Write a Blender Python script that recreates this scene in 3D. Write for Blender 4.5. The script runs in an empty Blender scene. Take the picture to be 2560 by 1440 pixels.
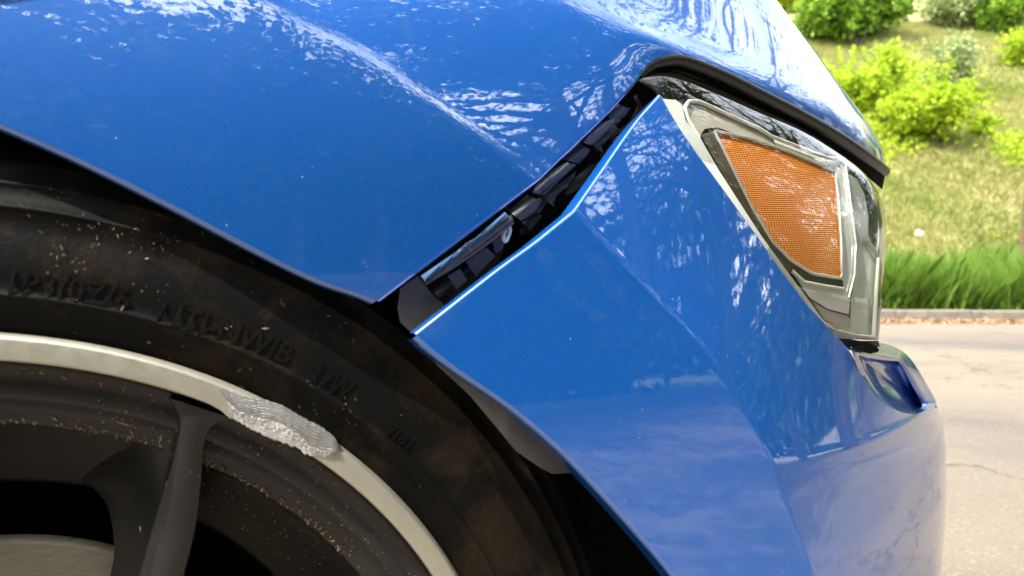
import bpy, math, random
import numpy as np
from mathutils import Vector, Matrix
from mathutils.geometry import delaunay_2d_cdt

scene = bpy.context.scene
col = scene.collection
rng = np.random.default_rng(7)
random.seed(7)

# ------------------------------------------------------------------ camera
F_PX = 1850.0                      # focal length in pixels of a 2560 wide picture
CAM = np.array([0.0, 0.0, 0.62])
PITCH = math.atan((720 - 683) / F_PX)      # a touch downwards
cd = bpy.data.cameras.new("camera")
cd.sensor_width = 36.0
cd.lens = 36.0 * F_PX / 2560.0
cd.clip_start = 0.02
cd.clip_end = 600.0
cd.dof.use_dof = True
cd.dof.focus_distance = 0.47
cd.dof.aperture_fstop = 11.5
cam = bpy.data.objects.new("camera", cd)
cam.location = CAM
cam.rotation_euler = (math.radians(90) - PITCH, 0, 0)
col.objects.link(cam)
scene.camera = cam

# ------------------------------------------------------------------ sky and sun
SUN_EL = math.radians(56)
SUN_DIR2 = np.array([-0.74, -0.67]); SUN_DIR2 /= np.linalg.norm(SUN_DIR2)   # towards the sun, seen from above
world = bpy.data.worlds.new("World")
scene.world = world
world.use_nodes = True
wn = world.node_tree.nodes; wl = world.node_tree.links
bg = wn["Background"]
sky = wn.new("ShaderNodeTexSky")
sky.sky_type = 'NISHITA'
sky.sun_disc = False
sky.sun_elevation = SUN_EL
sky.sun_rotation = math.atan2(SUN_DIR2[0], SUN_DIR2[1])
sky.air_density = 1.0
sky.dust_density = 3.0
sky.ozone_density = 1.0
# thin bright cloud over most of the sky
wtc = wn.new("ShaderNodeTexCoord")
wno = wn.new("ShaderNodeTexNoise"); wno.inputs["Scale"].default_value = 2.6; wno.inputs["Detail"].default_value = 7; wno.inputs["Roughness"].default_value = 0.6
wl.new(wtc.outputs["Generated"], wno.inputs["Vector"])
wra = wn.new("ShaderNodeValToRGB"); wra.color_ramp.elements[0].position = 0.36; wra.color_ramp.elements[1].position = 0.62
wra.color_ramp.elements[0].color = (0.25, 0.25, 0.25, 1); wra.color_ramp.elements[1].color = (0.95, 0.95, 0.95, 1)
wl.new(wno.outputs[0], wra.inputs[0])
wmx = wn.new("ShaderNodeMix"); wmx.data_type = 'RGBA'
wl.new(wra.outputs[0], wmx.inputs[0]); wl.new(sky.outputs[0], wmx.inputs[6]); wmx.inputs[7].default_value = (7.5, 7.6, 7.8, 1)
wl.new(wmx.outputs[2], bg.inputs[0])
bg.inputs[1].default_value = 0.15
sd = bpy.data.lights.new("sun", 'SUN')
sd.energy = 2.1
sd.angle = math.radians(0.6)
sd.color = (1.0, 0.95, 0.86)
sun = bpy.data.objects.new("sun", sd)
sv = Vector((SUN_DIR2[0] * math.cos(SUN_EL), SUN_DIR2[1] * math.cos(SUN_EL), math.sin(SUN_EL)))
sun.rotation_euler = sv.to_track_quat('Z', 'Y').to_euler()
sun.location = (-5, -8, 14)
col.objects.link(sun)
scene.view_settings.view_transform = 'Standard'
scene.view_settings.look = 'None'
scene.view_settings.gamma = 1.0
scene.view_settings.use_curve_mapping = False
scene.view_settings.exposure = 2.0
scene.cycles.max_bounces = 10
scene.cycles.transparent_max_bounces = 16
scene.cycles.caustics_reflective = False
scene.cycles.caustics_refractive = False

# ------------------------------------------------------------------ geometry helpers
cP, sP = math.cos(PITCH), math.sin(PITCH)
def ray(u, v):
    """world direction of photograph pixel (u, v), unit depth along the optical axis"""
    u = np.asarray(u, float); v = np.asarray(v, float)
    x = (u - 1280) / F_PX; y = (720 - v) / F_PX
    return np.stack([x, cP + y * sP, -sP + y * cP], -1)
def P(u, v, d):
    return CAM + ray(u, v) * np.asarray(d, float)[..., None]
PSI = math.radians(17)                       # heading of the car against the picture plane
FW = np.array([math.cos(PSI), math.sin(PSI), 0.0])    # forwards along the car
IN = np.array([-math.sin(PSI), math.cos(PSI), 0.0])   # into the car
UP = np.array([0, 0, 1.0])
def car(U, W, Z):
    U, W, Z = np.broadcast_arrays(np.asarray(U, float), np.asarray(W, float), np.asarray(Z, float))
    return U[..., None] * FW + W[..., None] * IN + Z[..., None] * UP
def cast(u, v, fn, it=40):
    """depth at which the ray of a pixel meets the body side W = fn(U, Z)"""
    r = ray(u, v); a = r @ IN; b = r @ FW; c = r[..., 2]
    d = np.full(a.shape, 0.36)
    for _ in range(it):
        d = 0.5 * d + 0.5 * fn(b * d, CAM[2] + c * d) / a
    return d
def castP(u, v, fn):
    return P(u, v, cast(np.asarray(u, float), np.asarray(v, float), fn))
def smooth_curve(pts, n, k=24, closed=False):
    """Catmull-Rom through pts, resampled to n points of equal arc length"""
    p = np.array(pts, float)
    q = np.vstack([2 * p[0] - p[1], p, 2 * p[-1] - p[-2]])
    out = []
    for i in range(1, len(q) - 2):
        t = np.linspace(0, 1, k, endpoint=False)[:, None]
        a, b, c, d = q[i - 1], q[i], q[i + 1], q[i + 2]
        la = max(np.linalg.norm(b - a), 1e-6); lb = max(np.linalg.norm(c - b), 1e-6); lc = max(np.linalg.norm(d - c), 1e-6)
        m1 = (c - a) / (la + lb) * lb; m2 = (d - b) / (lb + lc) * lb
        h = t * t * t; g = t * t
        out.append((2*h - 3*g + 1) * b + (h - 2*g + t) * m1 + (-2*h + 3*g) * c + (h - g) * m2)
    out.append(q[-2][None])
    return resample(np.vstack(out), n)
def resample(p, n, at=None):
    s = np.r_[0, np.cumsum(np.linalg.norm(np.diff(p, axis=0), axis=1))]
    x = np.linspace(0, s[-1], n) if at is None else np.asarray(at) * s[-1]
    return np.stack([np.interp(x, s, p[:, i]) for i in range(p.shape[1])], -1)
def unit(a):
    a = np.asarray(a, float)
    return a / np.maximum(np.linalg.norm(a, axis=-1, keepdims=True), 1e-9)

ORIGIN = {}
def build(name, V, Fc, mat, parent=None, smooth=True, kind=None, mats=None, fm=None):
    V = np.asarray(V, float).reshape(-1, 3)
    base = ORIGIN.get(parent.name, np.zeros(3)) if parent else np.zeros(3)
    me = bpy.data.meshes.new(name)
    me.from_pydata((V - base).tolist(), [], Fc if isinstance(Fc, list) else Fc.tolist())
    if mats:
        for m in mats: me.materials.append(m)
        if fm is not None: me.polygons.foreach_set("material_index", np.asarray(fm, np.int32))
    elif mat: me.materials.append(mat)
    if smooth: me.polygons.foreach_set("use_smooth", np.ones(len(me.polygons), bool))
    me.update()
    o = bpy.data.objects.new(name, me)
    col.objects.link(o)
    if parent: o.parent = parent
    ORIGIN[o.name] = base
    if kind: o["kind"] = kind
    return o
def empty(name, loc, parent=None):
    o = bpy.data.objects.new(name, None)
    base = ORIGIN.get(parent.name, np.zeros(3)) if parent else np.zeros(3)
    o.location = np.asarray(loc, float) - base
    o.empty_display_size = 0.1
    col.objects.link(o)
    if parent: o.parent = parent
    ORIGIN[o.name] = np.asarray(loc, float)
    return o
def tag(o, label, cat, group=None):
    o["label"] = label; o["category"] = cat
    if group: o["group"] = group
    return o
def gfaces(r, c, off=0, closed=False):
    i, j = np.meshgrid(np.arange(r - 1), np.arange(c - (0 if closed else 1)), indexing='ij')
    j2 = (j + 1) % c
    return np.stack([off + i*c + j, off + i*c + j2, off + (i+1)*c + j2, off + (i+1)*c + j], -1).reshape(-1, 4)
def grid(name, G, mat, parent=None, **k):
    r, c = G.shape[:2]
    return build(name, G, gfaces(r, c), mat, parent, **k)
class MB:
    """collects pieces that end up in one mesh"""
    def __init__(s): s.V = []; s.F = []; s.n = 0
    def add(s, V, Fc):
        V = np.asarray(V, float).reshape(-1, 3)
        s.V.append(V); s.F += [[int(i) + s.n for i in f] for f in Fc]; s.n += len(V)
    def grid(s, G, closed=False):
        s.add(G.reshape(-1, 3), gfaces(G.shape[0], G.shape[1], 0, closed))
    def build(s, name, mat, parent=None, **k):
        return build(name, np.vstack(s.V), s.F, mat, parent, **k)
def roll(edge, outw, inw, r, depth, n=5):
    """rounded return flange along an edge: quarter turn then straight inwards"""
    rows = [edge]
    for k in range(1, n + 1):
        a = math.pi / 2 * k / n
        rows.append(edge + r * math.sin(a) * outw + r * (1 - math.cos(a)) * inw)
    rows.append(rows[-1] + depth * inw)
    return np.stack(rows, 0)
def pix_poly(name, pix, dfn, mat, parent, thick=0.004, step=26, smooth=False, n=None, bevel=0.0, taper=0.0):
    """outline (pixels) filled as a fine sheet at the depth given by dfn(u, v), with thickness behind it"""
    p = np.array(pix, float)
    if n: p = smooth_curve(np.vstack([p, p[:1]]), n + 1)[:-1]
    else:
        L = np.vstack([p, p[:1]]); tot = np.linalg.norm(np.diff(L, axis=0), axis=1).sum()
        q = []
        for a, b in zip(L[:-1], L[1:]):
            m = max(1, int(np.linalg.norm(b - a) / step))
            q += [a + (b - a) * i / m for i in range(m)]
        p = np.array(q)
    nb = len(p)
    mn, mx = p.min(0), p.max(0)
    gx, gy = np.meshgrid(np.arange(mn[0] + step/2, mx[0], step), np.arange(mn[1] + step/2, mx[1], step))
    I = np.stack([gx.ravel(), gy.ravel()], -1)
    keep = []
    for x, y in I:
        c = False; j = nb - 1
        for i in range(nb):
            if (p[i,1] > y) != (p[j,1] > y) and x < (p[j,0]-p[i,0]) * (y-p[i,1]) / (p[j,1]-p[i,1]) + p[i,0]: c = not c
            j = i
        if c and np.min(np.hypot(p[:,0]-x, p[:,1]-y)) > step * 0.45: keep.append((x, y))
    A = np.vstack([p, np.array(keep).reshape(-1, 2)])
    vs, es, fs, *_ = delaunay_2d_cdt([Vector(a) for a in A], [(i, (i+1) % nb) for i in range(nb)], [list(range(nb))], 1, 1e-5)
    A = np.array([[v.x, v.y] for v in vs])
    d = dfn(A[:,0], A[:,1]) * np.ones(len(A))
    top = P(A[:,0], A[:,1], d)
    E = {}
    for f in fs:
        for a, b in zip(f, f[1:] + f[:1]):
            k = (min(a, b), max(a, b)); E[k] = E.get(k, 0) + 1
    V = [top]; Fc = [list(f) for f in fs]; nt = len(top)
    rim = [k for k, c in E.items() if c == 1]
    cen = A.mean(0)
    if thick > 0:
        ctr = P(cen[0:1], cen[1:2], np.array([d.mean()]))[0]
        back = top + unit(top - CAM) * thick
        if taper: back = back + (ctr + (ctr - CAM) / np.linalg.norm(ctr - CAM) * thick - back) * taper
        V.append(back)
        Fc += [[a, b, b + nt, a + nt] for a, b in rim]
        Fc += [[i + nt for i in f[::-1]] for f in fs]
    o = build(name, np.vstack(V), Fc, mat, parent, smooth=smooth)
    return o
def tube(pts, r, n=8, taper=None):
    p = np.asarray(pts, float); m = len(p)
    T = unit(np.gradient(p, axis=0))
    ref = np.array([0.3, 0.2, 0.93])
    A = unit(np.cross(T, ref)); B = np.cross(T, A)
    ang = np.linspace(0, 2*math.pi, n, endpoint=False)
    rr = np.full(m, r) if np.isscalar(r) else np.asarray(r)
    return p[:, None] + rr[:, None, None] * (np.cos(ang)[None, :, None] * A[:, None] + np.sin(ang)[None, :, None] * B[:, None])

# ------------------------------------------------------------------ materials
def nodes(name):
    m = bpy.data.materials.new(name); m.use_nodes = True
    nt = m.node_tree
    return m, nt, nt.nodes["Principled BSDF"]
def mat(name, rgb, rough=0.5, metal=0.0, spec=0.5, coat=0.0):
    m, nt, b = nodes(name)
    b.inputs["Base Color"].default_value = (*rgb, 1)
    b.inputs["Roughness"].default_value = rough
    b.inputs["Metallic"].default_value = metal
    b.inputs["Specular IOR Level"].default_value = spec
    b.inputs["Coat Weight"].default_value = coat
    b.inputs["Coat Roughness"].default_value = 0.03
    return m
def N(nt, t, **kw):
    n = nt.nodes.new(t)
    for k, v in kw.items():
        if k in n.inputs.keys(): n.inputs[k].default_value = v
        else: setattr(n, k, v)
    return n
def coords(nt, scale=(1, 1, 1), rot=(0, 0, 0), kind='Object'):
    tc = nt.nodes.new("ShaderNodeTexCoord"); mp = nt.nodes.new("ShaderNodeMapping")
    mp.inputs["Scale"].default_value = scale; mp.inputs["Rotation"].default_value = rot
    nt.links.new(tc.outputs[kind], mp.inputs[0])
    return mp.outputs[0]
def noise(nt, vec, scale, detail=4, rough=0.55, dist=0.0):
    n = N(nt, "ShaderNodeTexNoise", Scale=scale, Detail=detail, Roughness=rough, Distortion=dist)
    nt.links.new(vec, n.inputs["Vector"])
    return n.outputs[0]
def ramp(nt, fac, stops):
    r = nt.nodes.new("ShaderNodeValToRGB")
    e = r.color_ramp.elements
    while len(e) < len(stops): e.new(0.5)
    for i, (p, c) in enumerate(stops):
        e[i].position = p
        e[i].color = (*c, 1) if len(c) == 3 else c
    nt.links.new(fac, r.inputs[0])
    return r.outputs[0]
def mixc(nt, fac, a, b, mode='MIX'):
    m = nt.nodes.new("ShaderNodeMix"); m.data_type = 'RGBA'; m.blend_type = mode
    for s, v in ((m.inputs[0], fac), (m.inputs[6], a), (m.inputs[7], b)):
        if hasattr(v, 'default_value') or hasattr(v, 'is_linked'): nt.links.new(v, s)
        elif isinstance(v, (int, float)): s.default_value = v
        else: s.default_value = (*v, 1)
    return m.outputs[2]
def bump(nt, b, h, strength=0.3, dist=0.001, slot="Normal"):
    n = N(nt, "ShaderNodeBump", Strength=strength, Distance=dist)
    nt.links.new(h, n.inputs["Height"])
    nt.links.new(n.outputs[0], b.inputs[slot])
    return n
def k(r, g, b_):      # sRGB 0..255 to linear
    f = lambda c: (c/255/12.92 if c/255 <= 0.04045 else ((c/255 + 0.055)/1.055) ** 2.4)
    return (f(r), f(g), f(b_))

def make_paint():
    m, nt, b = nodes("blue_metallic_paint")
    v = coords(nt)
    vo = N(nt, "ShaderNodeTexVoronoi", Scale=2600.0)
    nt.links.new(v, vo.inputs["Vector"])
    flake = ramp(nt, vo.outputs["Color"], [(0.0, (0.0015, 0.088, 0.41)), (1.0, (0.003, 0.145, 0.60))])
    # dust specks and fine water marks that sit on the lacquer
    sp = N(nt, "ShaderNodeTexVoronoi", Scale=170.0); nt.links.new(v, sp.inputs["Vector"])
    spm = ramp(nt, sp.outputs["Distance"], [(0.045, (1, 1, 1)), (0.075, (0, 0, 0))])
    sel = ramp(nt, noise(nt, v, 45, 2), [(0.56, (0, 0, 0)), (0.62, (1, 1, 1))])
    dust = mixc(nt, 1.0, spm, sel, 'MULTIPLY')
    c = mixc(nt, dust, flake, (0.5, 0.52, 0.5))
    sm = ramp(nt, noise(nt, v, 22, 6, 0.65, 0.6), [(0.58, (0, 0, 0)), (0.80, (0.10, 0.10, 0.10))])
    c = mixc(nt, sm, c, (0.42, 0.42, 0.42))
    nt.links.new(c, b.inputs["Base Color"])
    b.inputs["Metallic"].default_value = 0.25
    b.inputs["Roughness"].default_value = 0.42
    b.inputs["Coat Weight"].default_value = 1.0
    b.inputs["Coat Roughness"].default_value = 0.012
    b.inputs["Coat IOR"].default_value = 2.35
    n = N(nt, "ShaderNodeBump", Strength=0.012, Distance=0.001)          # orange peel
    nt.links.new(noise(nt, v, 240, 2), n.inputs["Height"])
    nt.links.new(n.outputs[0], b.inputs["Coat Normal"])
    return m
PAINT = make_paint()
def make_plastic(name, lo, hi, rough=0.55, scale=60, dustc=(0.11, 0.10, 0.085), dusta=0.5):
    m, nt, b = nodes(name)
    v = coords(nt)
    c = ramp(nt, noise(nt, v, scale, 6, 0.65), [(0.35, lo), (0.7, hi)])
    d = ramp(nt, noise(nt, v, scale * 2.3, 5, 0.7), [(0.55, (0, 0, 0)), (0.75, (dusta,) * 3)])
    c = mixc(nt, d, c, dustc)
    nt.links.new(c, b.inputs["Base Color"])
    b.inputs["Roughness"].default_value = rough
    bump(nt, b, noise(nt, v, 900, 3), 0.25, 0.0004)
    return m
BLACKP = make_plastic("black_plastic", (0.085, 0.085, 0.089), (0.135, 0.135, 0.14), 0.58, dusta=0.18)
BLACKP.node_tree.nodes["Principled BSDF"].inputs["Specular IOR Level"].default_value = 0.28
LINER = make_plastic("grey_liner_plastic", (0.13, 0.125, 0.118), (0.21, 0.20, 0.187), 0.7)
DARKLINER = make_plastic("dark_liner_plastic", (0.009, 0.0085, 0.008), (0.018, 0.016, 0.014), 0.75)
RUBBER = mat("rubber_seal", (0.014, 0.013, 0.014), 0.42)
VOID = mat("opening_shade_black", (0.004, 0.004, 0.004), 0.9, spec=0.1)  # near-black colour standing in for shade deep in openings

def make_tyre():
    m, nt, b = nodes("tyre_rubber")
    v = coords(nt)
    c = ramp(nt, noise(nt, v, 38, 5, 0.6), [(0.3, (0.0016, 0.0016, 0.0015)), (0.75, (0.0042, 0.0037, 0.0031))])
    # dried mud smears
    mud = ramp(nt, noise(nt, v, 24, 8, 0.74, 0.5), [(0.49, (0, 0, 0)), (0.63, (0.9, 0.9, 0.9))])
    c = mixc(nt, mud, c, (0.020, 0.014, 0.007))
    sp = N(nt, "ShaderNodeTexVoronoi", Scale=330.0); nt.links.new(v, sp.inputs["Vector"])
    spm = ramp(nt, sp.outputs["Distance"], [(0.14, (1, 1, 1)), (0.22, (0, 0, 0))])
    sel = ramp(nt, noise(nt, v, 55, 3), [(0.60, (0, 0, 0)), (0.67, (0.7, 0.7, 0.7))])
    c = mixc(nt, mixc(nt, 1.0, spm, sel, 'MULTIPLY'), c, (0.16, 0.13, 0.085))
    nt.links.new(c, b.inputs["Base Color"])
    b.inputs["Roughness"].default_value = 0.6
    b.inputs["Specular IOR Level"].default_value = 0.16
    bump(nt, b, noise(nt, v, 420, 4, 0.7), 0.5, 0.0006)
    return m
TYRE = make_tyre()
def make_alu(name, lo, hi, rough, sc=(1, 1, 1), bstr=0.1, metal=1.0):
    m, nt, b = nodes(name)
    v = coords(nt, sc)
    c = ramp(nt, noise(nt, v, 90, 6, 0.7, 0.4), [(0.35, lo), (0.65, hi)])
    nt.links.new(c, b.inputs["Base Color"])
    b.inputs["Metallic"].default_value = metal
    r = ramp(nt, noise(nt, v, 300, 4), [(0.3, (rough * 0.8,) * 3), (0.7, (rough * 1.3,) * 3)])
    nt.links.new(r, b.inputs["Roughness"])
    bump(nt, b, noise(nt, v, 700, 4, 0.7), bstr, 0.0006)
    return m
ALU = make_alu("machined_aluminium", (0.50, 0.48, 0.39), (0.56, 0.535, 0.44), 0.36, metal=0.55)
SCRAPED = make_alu("scraped_aluminium", (0.55, 0.55, 0.53), (0.92, 0.92, 0.90), 0.46, bstr=0.9, metal=0.6)
ROTOR = make_alu("brake_rotor_steel", (0.62, 0.52, 0.38), (0.85, 0.74, 0.56), 0.42, (1, 1, 9), metal=0.15)
def make_rimpaint():
    m, nt, b = nodes("dark_wheel_paint")
    v = coords(nt)
    c = ramp(nt, noise(nt, v, 25, 4), [(0.3, (0.012, 0.0117, 0.011)), (0.7, (0.022, 0.0205, 0.0185))])
    sp = N(nt, "ShaderNodeTexVoronoi", Scale=260.0); nt.links.new(v, sp.inputs["Vector"])
    spm = ramp(nt, sp.outputs["Distance"], [(0.10, (1, 1, 1)), (0.17, (0, 0, 0))])
    sel = ramp(nt, noise(nt, v, 40, 3), [(0.54, (0, 0, 0)), (0.62, (1, 1, 1))])
    c = mixc(nt, mixc(nt, 1.0, spm, sel, 'MULTIPLY'), c, (0.22, 0.16, 0.10))
    nt.links.new(c, b.inputs["Base Color"])
    b.inputs["Roughness"].default_value = 0.36
    bump(nt, b, noise(nt, v, 500, 3), 0.08, 0.0005)
    return m
RIMP = make_rimpaint()
CHROME = mat("headlight_chrome", (0.80, 0.80, 0.74), 0.16, 0.6)
SATIN = mat("headlight_satin_metal", (0.80, 0.82, 0.74), 0.28, 0.15)
WHITER = mat("white_reflector_plastic", (0.88, 0.87, 0.80), 0.3)
TAUPE = mat("taupe_headlight_trim", (0.46, 0.42, 0.35), 0.35)
BEZEL = mat("smoked_bezel", (0.075, 0.06, 0.035), 0.22, coat=0.6)
PRIMER = mat("flat_blue_flange_paint", (0.045, 0.10, 0.20), 0.75, spec=0.2)
HOUSE = mat("headlight_housing_grey", (0.10, 0.11, 0.085), 0.3)
def make_lens():
    m, nt, b = nodes("clear_polycarbonate")
    nt.nodes.remove(b)
    out = nt.nodes["Material Output"]
    v = coords(nt)
    tr = N(nt, "ShaderNodeBsdfTransparent"); tr.inputs[0].default_value = (0.93, 0.95, 0.92, 1)
    gl = N(nt, "ShaderNodeBsdfGlossy"); gl.inputs["Roughness"].default_value = 0.02
    lw = N(nt, "ShaderNodeLayerWeight", Blend=0.5)
    pw = N(nt, "ShaderNodeMath", operation='POWER'); pw.inputs[1].default_value = 4.2
    nt.links.new(lw.outputs["Facing"], pw.inputs[0])
    fr = N(nt, "ShaderNodeMath", operation='MULTIPLY_ADD'); fr.inputs[1].default_value = 0.93; fr.inputs[2].default_value = 0.11
    nt.links.new(pw.outputs[0], fr.inputs[0])
    bp = N(nt, "ShaderNodeBump", Strength=0.03, Distance=0.002)
    nt.links.new(noise(nt, v, 60, 3), bp.inputs["Height"])
    nt.links.new(bp.outputs[0], gl.inputs["Normal"])
    mx = N(nt, "ShaderNodeMixShader")
    nt.links.new(fr.outputs[0], mx.inputs[0]); nt.links.new(tr.outputs[0], mx.inputs[1]); nt.links.new(gl.outputs[0], mx.inputs[2])
    nt.links.new(mx.outputs[0], out.inputs[0])
    return m
LENS = make_lens()
def make_amber():
    m, nt, b = nodes("amber_prism_plastic")
    v = coords(nt, rot=(0, 0, -PSI))
    vo = N(nt, "ShaderNodeTexVoronoi", Scale=760.0, Randomness=0.0)
    mp = nt.nodes.new("ShaderNodeMapping"); mp.inputs["Scale"].default_value = (0.50, 0.0, 1.05); mp.inputs["Rotation"].default_value = (0, 0.10, 0)
    nt.links.new(v, mp.inputs[0]); nt.links.new(mp.outputs[0], vo.inputs["Vector"])
    c = ramp(nt, vo.outputs["Distance"], [(0.1, (1.0, 0.38, 0.012)), (0.6, (0.66, 0.12, 0.002))])
    nt.links.new(c, b.inputs["Base Color"])
    b.inputs["Roughness"].default_value = 0.18
    b.inputs["Specular IOR Level"].default_value = 0.6
    b.inputs["Subsurface Weight"].default_value = 0.0
    bump(nt, b, vo.outputs["Distance"], 0.9, 0.0012)
    return m
AMBER = make_amber()
def leafmat(name, stops, trans=0.45, scale=3.0, rough=0.5):
    m, nt, b = nodes(name)
    out = nt.nodes["Material Output"]
    v = coords(nt)
    at = nt.nodes.new("ShaderNodeAttribute"); at.attribute_name = "tint"
    n = noise(nt, v, scale, 3)
    ad = N(nt, "ShaderNodeMath", operation='ADD'); nt.links.new(n, ad.inputs[0])
    sb = N(nt, "ShaderNodeMath", operation='MULTIPLY_ADD'); sb.inputs[1].default_value = 0.5; sb.inputs[2].default_value = -0.25
    nt.links.new(at.outputs["Fac"], sb.inputs[0]); nt.links.new(sb.outputs[0], ad.inputs[1])
    c = ramp(nt, ad.outputs[0], stops)
    nt.links.new(c, b.inputs["Base Color"])
    b.inputs["Roughness"].default_value = rough
    b.inputs["Specular IOR Level"].default_value = 0.3
    t = N(nt, "ShaderNodeBsdfTranslucent"); nt.links.new(c, t.inputs[0])
    mx = N(nt, "ShaderNodeMixShader"); mx.inputs[0].default_value = trans
    nt.links.new(b.outputs[0], mx.inputs[1]); nt.links.new(t.outputs[0], mx.inputs[2])
    nt.links.new(mx.outputs[0], out.inputs[0])
    return m
LEAF_Y = leafmat("young_yellow_green_leaf", [(0.25, (0.26, 0.40, 0.02)), (0.55, (0.50, 0.64, 0.04)), (0.85, (0.66, 0.74, 0.08))], 0.5)
LEAF_D = leafmat("dark_green_leaf", [(0.25, (0.10, 0.20, 0.02)), (0.55, (0.22, 0.38, 0.03)), (0.85, (0.36, 0.52, 0.05))], 0.45)
LEAF_G = leafmat("grey_green_leaf", [(0.25, (0.24, 0.31, 0.11)), (0.6, (0.40, 0.47, 0.19)), (0.85, (0.52, 0.55, 0.28))], 0.4)
LEAF_T = leafmat("canopy_leaf", [(0.25, (0.02, 0.055, 0.012)), (0.55, (0.045, 0.10, 0.02)), (0.85, (0.08, 0.15, 0.03))], 0.3)
GRASS = leafmat("lush_grass_blade", [(0.2, (0.13, 0.27, 0.03)), (0.55, (0.24, 0.40, 0.06)), (0.9, (0.38, 0.50, 0.12))], 0.5, 0.9)
DRY = leafmat("dry_meadow_blade", [(0.2, (0.19, 0.29, 0.05)), (0.5, (0.36, 0.38, 0.11)), (0.9, (0.52, 0.45, 0.22))], 0.5, 0.5)
BARK = make_plastic("bark", (0.05, 0.037, 0.026), (0.11, 0.085, 0.06), 0.9, 8)

# ------------------------------------------------------------------ setting: ground, road, verge, hillside
KERB_Y = 9.6
def make_road():
    m, nt, b = nodes("sunbleached_road")
    v = coords(nt)
    c = ramp(nt, noise(nt, v, 0.55, 6, 0.6, 0.5), [(0.32, (0.125, 0.110, 0.098)), (0.46, (0.180, 0.152, 0.118)), (0.62, (0.220, 0.183, 0.134)), (0.75, (0.195, 0.160, 0.115))])
    vs = coords(nt, (1, 2.2, 1))
    st = ramp(nt, noise(nt, vs, 1.1, 5, 0.6, 0.8), [(0.57, (0, 0, 0)), (0.72, (0.6, 0.6, 0.6))])
    c = mixc(nt, st, c, (0.07, 0.067, 0.066))  # grey smears painted in as soft dappled shade
    ag = ramp(nt, noise(nt, v, 120, 4, 0.7), [(0.3, (0.62, 0.60, 0.58)), (0.7, (1.25, 1.22, 1.18))])
    c = mixc(nt, 1.0, c, ag, 'MULTIPLY')
    cr = N(nt, "ShaderNodeTexVoronoi", Scale=0.55, feature='DISTANCE_TO_EDGE')
    wv = N(nt, "ShaderNodeVectorMath", operation='ADD'); nz = N(nt, "ShaderNodeTexNoise", Scale=3.0, Detail=5.0)
    nt.links.new(v, nz.inputs["Vector"]); nt.links.new(v, wv.inputs[0]); nt.links.new(nz.outputs["Color"], wv.inputs[1]); nt.links.new(wv.outputs[0], cr.inputs["Vector"])
    ck = ramp(nt, cr.outputs["Distance"], [(0.002, (0.7, 0.7, 0.7)), (0.010, (0, 0, 0))])
    c = mixc(nt, ck, c, (0.05, 0.046, 0.042))
    st2 = N(nt, "ShaderNodeTexVoronoi", Scale=38.0); nt.links.new(v, st2.inputs["Vector"])
    c = mixc(nt, ramp(nt, st2.outputs["Distance"], [(0.16, (0.55, 0.55, 0.55)), (0.24, (0, 0, 0))]), c, (0.27, 0.235, 0.185))
    nt.links.new(c, b.inputs["Base Color"])
    b.inputs["Roughness"].default_value = 0.85
    bump(nt, b, noise(nt, v, 160, 4, 0.7), 0.6, 0.006)
    return m
ROAD = make_road()
def make_soil(name, stops, sc=1.2):
    m, nt, b = nodes(name)
    v = coords(nt)
    c = ramp(nt, noise(nt, v, sc, 8, 0.65, 0.4), stops)
    nt.links.new(c, b.inputs["Base Color"]); b.inputs["Roughness"].default_value = 0.95
    bump(nt, b, noise(nt, v, 9, 6, 0.7), 0.7, 0.05)
    return m
HILLM = make_soil("meadow_soil", [(0.3, (0.15, 0.13, 0.05)), (0.5, (0.25, 0.235, 0.085)), (0.7, (0.33, 0.275, 0.14))])
VERGEM = make_soil("verge_soil", [(0.3, (0.04, 0.06, 0.015)), (0.6, (0.07, 0.10, 0.025)), (0.8, (0.10, 0.09, 0.04))])
STONE = make_soil("kerb_stone_grey", [(0.3, (0.17, 0.148, 0.125)), (0.6, (0.27, 0.238, 0.20)), (0.8, (0.34, 0.305, 0.26))], 6)

def sheet(name, x0, x1, y0, y1, z, m, n=2):
    X, Y = np.meshgrid(np.linspace(x0, x1, n), np.linspace(y0, y1, n))
    return grid(name, np.stack([X, Y, np.full_like(X, z)], -1), m, kind="structure", smooth=False)
sheet("ground", -250, 250, -250, 250, -0.03, VERGEM)
sheet("road", -60, 13.0, -7.0, KERB_Y, 0.0, ROAD)

def hill_z(x, y):
    t = np.maximum(0, y - (KERB_Y + 1.3))
    s = np.minimum(t, 2.0) ** 2 / 4.0 * 0.62 + np.maximum(0, t - 2.0) * 0.62
    s = np.where(t > 26, 2*0.31+24*0.62 + (t-26)*0.12, s)
    w = 0.25 * np.sin(x * 0.35 + 1.0) * np.sin(y * 0.3) + 0.10 * np.sin(x * 1.1 + y * 0.9)
    return 0.10 + s + w * np.clip(t / 3, 0, 1)
X, Y = np.meshgrid(np.linspace(-70, 90, 161), KERB_Y + 0.16 + np.r_[0, np.linspace(0.6, 40, 80), 60, 90, 140])
grid("hillside", np.stack([X, Y, hill_z(X, Y)], -1), HILLM, kind="structure")

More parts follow.
